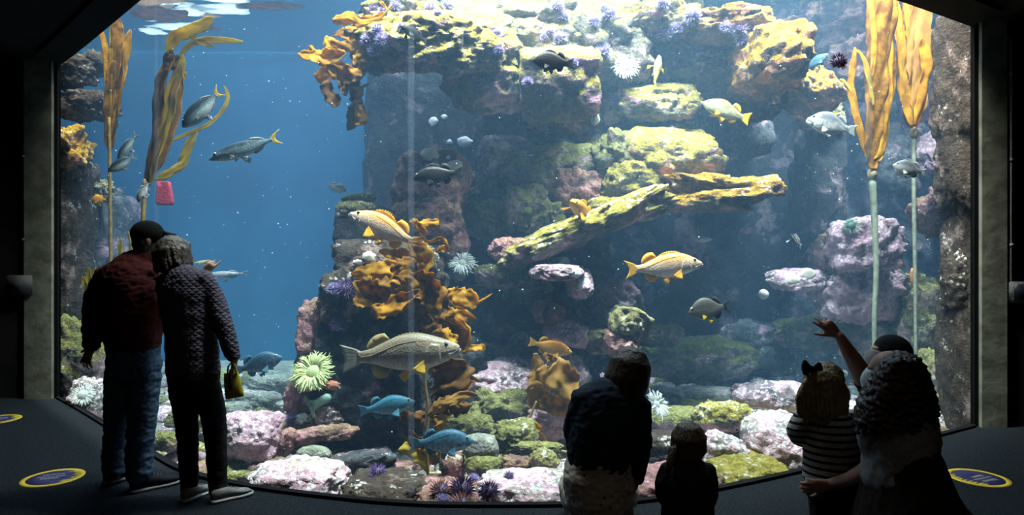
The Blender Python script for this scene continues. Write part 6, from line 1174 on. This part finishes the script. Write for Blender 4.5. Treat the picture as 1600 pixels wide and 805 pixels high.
# ---------------------------------------------------------------- hall details
M_box = plain('grey_metal_box', (0.06, 0.062, 0.056), 0.7, (0.04, 0.04, 0.036), 9); M_screen = plain('dark_glass', (0.01, 0.012, 0.02), 0.25); M_pipe = plain('pipe_grey', (0.3, 0.3, 0.28), 0.6)
def bevel_box(mb, lo, hi, b=0.008):
    bm = bmesh.new(); bmesh.ops.create_cube(bm, size=1.0)
    for v in bm.verts: v.co = Vector(tuple(lerp(l, h_, c + 0.5) for l, h_, c in zip(lo, hi, v.co)))
    bmesh.ops.bevel(bm, geom=bm.edges[:], offset=b, segments=2, affect='EDGES'); mb.add([v.co for v in bm.verts], [[v.index for v in f.verts] for f in bm.faces]); bm.free()
def wall_box(x0, x1, y0, y1, d, label, cat, screen):
    a, b = P(x0, y1, d), P(x1, y0, d); root = empty('junction_box' if not screen else 'wall_screen', Vector(((a.x + b.x) / 2, d, a.z)), label, cat)
    mb = MB(); bevel_box(mb, (a.x, d - 0.09, a.z), (b.x, d - 0.005, b.z)); into(mb.build('housing', M_box), root)
    mb = MB(); bevel_box(mb, (a.x + 0.02, d - 0.1, a.z + 0.02), (b.x - (0.05 if not screen else 0.012), d - 0.085, b.z - 0.02), 0.004); into(mb.build('screen' if screen else 'cover', M_screen if screen else plain('dark_cover', (0.03, 0.03, 0.03), 0.7)), root)
    mb = MB()
    for q in (0.2, 0.8): mb.ball((a.x + 0.012, d - 0.091, lerp(a.z, b.z, q)), 0.006, 0.004, 0.006, 8, 6)
    into(mb.build('screws', M_pipe), root)
    cx = (x0 + x1) / 2 if not screen else x0 + 10
    mb = MB(); p, q = P(cx, y0, d - 0.04), P(cx, 60, d - 0.04); mb.tube([p, lerp(p, q, .5), q], 0.014, 10)
    for t in (.15, .5, .85): r_ = lerp(p, q, t); mb.box((r_.x - 0.03, d - 0.03, r_.z - 0.012), (r_.x + 0.03, d + 0.0, r_.z + 0.012)); mb.box((r_.x - 0.018, d - 0.06, r_.z - 0.012), (r_.x + 0.018, d - 0.025, r_.z + 0.012))
    o = mb.build('conduit', M_pipe); o = local(o); tag(o, ('grey conduit pipe running up the wall above the dark screen' if screen else 'grey conduit pipe running up the wall above the junction box at left'), 'pipe')
wall_box(20, 57, 430, 461, yl, 'grey junction box on the dark wall left of the window', 'electrical box', False)
wall_box(1569, 1612, 440, 473, yr, 'dark screen in a grey housing on the wall right of the window', 'screen', True)
M_yellow = plain('yellow_vinyl', (0.62, 0.44, 0.03), 0.6, (0.5, 0.35, 0.02), 14, spec=0.2); M_navy = plain('navy_vinyl', (0.03, 0.028, 0.10), 0.6, (0.02, 0.02, 0.07), 14, spec=0.2); M_print = plain('pale_print', (0.34, 0.32, 0.36), 0.7, spec=0.2)
def decal(px, py, label, rot, r=0.19):
    """Round floor sticker: yellow ring, navy field, two footprints and two lines of pale lettering."""
    x, y = foot(px, py); root = empty('floor_sticker', Vector((x, y, 0.0)), label, 'floor sticker', 'round floor stickers'); root.rotation_euler = (0, 0, rot)
    def ring(mb, r0, r1, z, n=64):
        vs = []
        for i in range(n):
            a = 2 * math.pi * i / n; c, s = math.cos(a), math.sin(a); vs += [(r0 * c, r0 * s, z), (r1 * c, r1 * s, z), (r1 * c, r1 * s, 0.0005), (r0 * c, r0 * s, 0.0005)]
        mb.add(vs, [tuple((((i + q[0]) % n) * 4 + q[1]) for q in f) for i in range(n) for f in (((0, 0), (0, 1), (1, 1), (1, 0)), ((0, 1), (0, 2), (1, 2), (1, 1)), ((0, 3), (0, 0), (1, 0), (1, 3)))])
    mb = MB(); ring(mb, r * 0.83, r, 0.004); mb.build('ring', M_yellow, root)
    mb = MB(); ring(mb, 0.0005, r * 0.83, 0.003); mb.build('disc', M_navy, root)
    mb = MB(); rr_ = random.Random(int(px))
    # a city-skyline edge in yellow along one side of the field
    for i in range(9):
        a = -0.75 + 1.5 * i / 8; x0 = r * 0.84 * math.cos(a); ln = r * (0.12 + 0.2 * rr_.random()); yy = r * 0.84 * math.sin(a); mb.box((x0 - ln, yy - 0.006, 0.003), (x0, yy + 0.008, 0.0045))
    mb.build('edge_strips', M_yellow, root)
    mb = MB()
    for row, n in ((0.055, 6), (0.012, 8), (-0.03, 5)):
        for i in range(n):
            w_ = 0.018; x0 = (i - n / 2) * 0.023 - 0.015; h_ = 0.028 if row != 0.012 else 0.02
            mb.box((x0, row, 0.003), (x0 + 0.005, row + h_, 0.0045)); mb.box((x0 + 0.011, row, 0.003), (x0 + 0.016, row + h_, 0.0045)); mb.box((x0, row + (i % 3) * h_ * 0.42, 0.003), (x0 + 0.016, row + (i % 3) * h_ * 0.42 + 0.005, 0.0045))
    mb.build('print', M_print, root)
decal(83, 747, 'round yellow-rimmed floor sticker left of the feet of the man in the cap', 0.3)
decal(-4, 656, 'round yellow-rimmed floor sticker cut by the left edge near the wall', 0.2)
decal(1528, 747, 'round yellow-rimmed floor sticker right of the kneeling woman with curly hair', math.pi + 0.4)
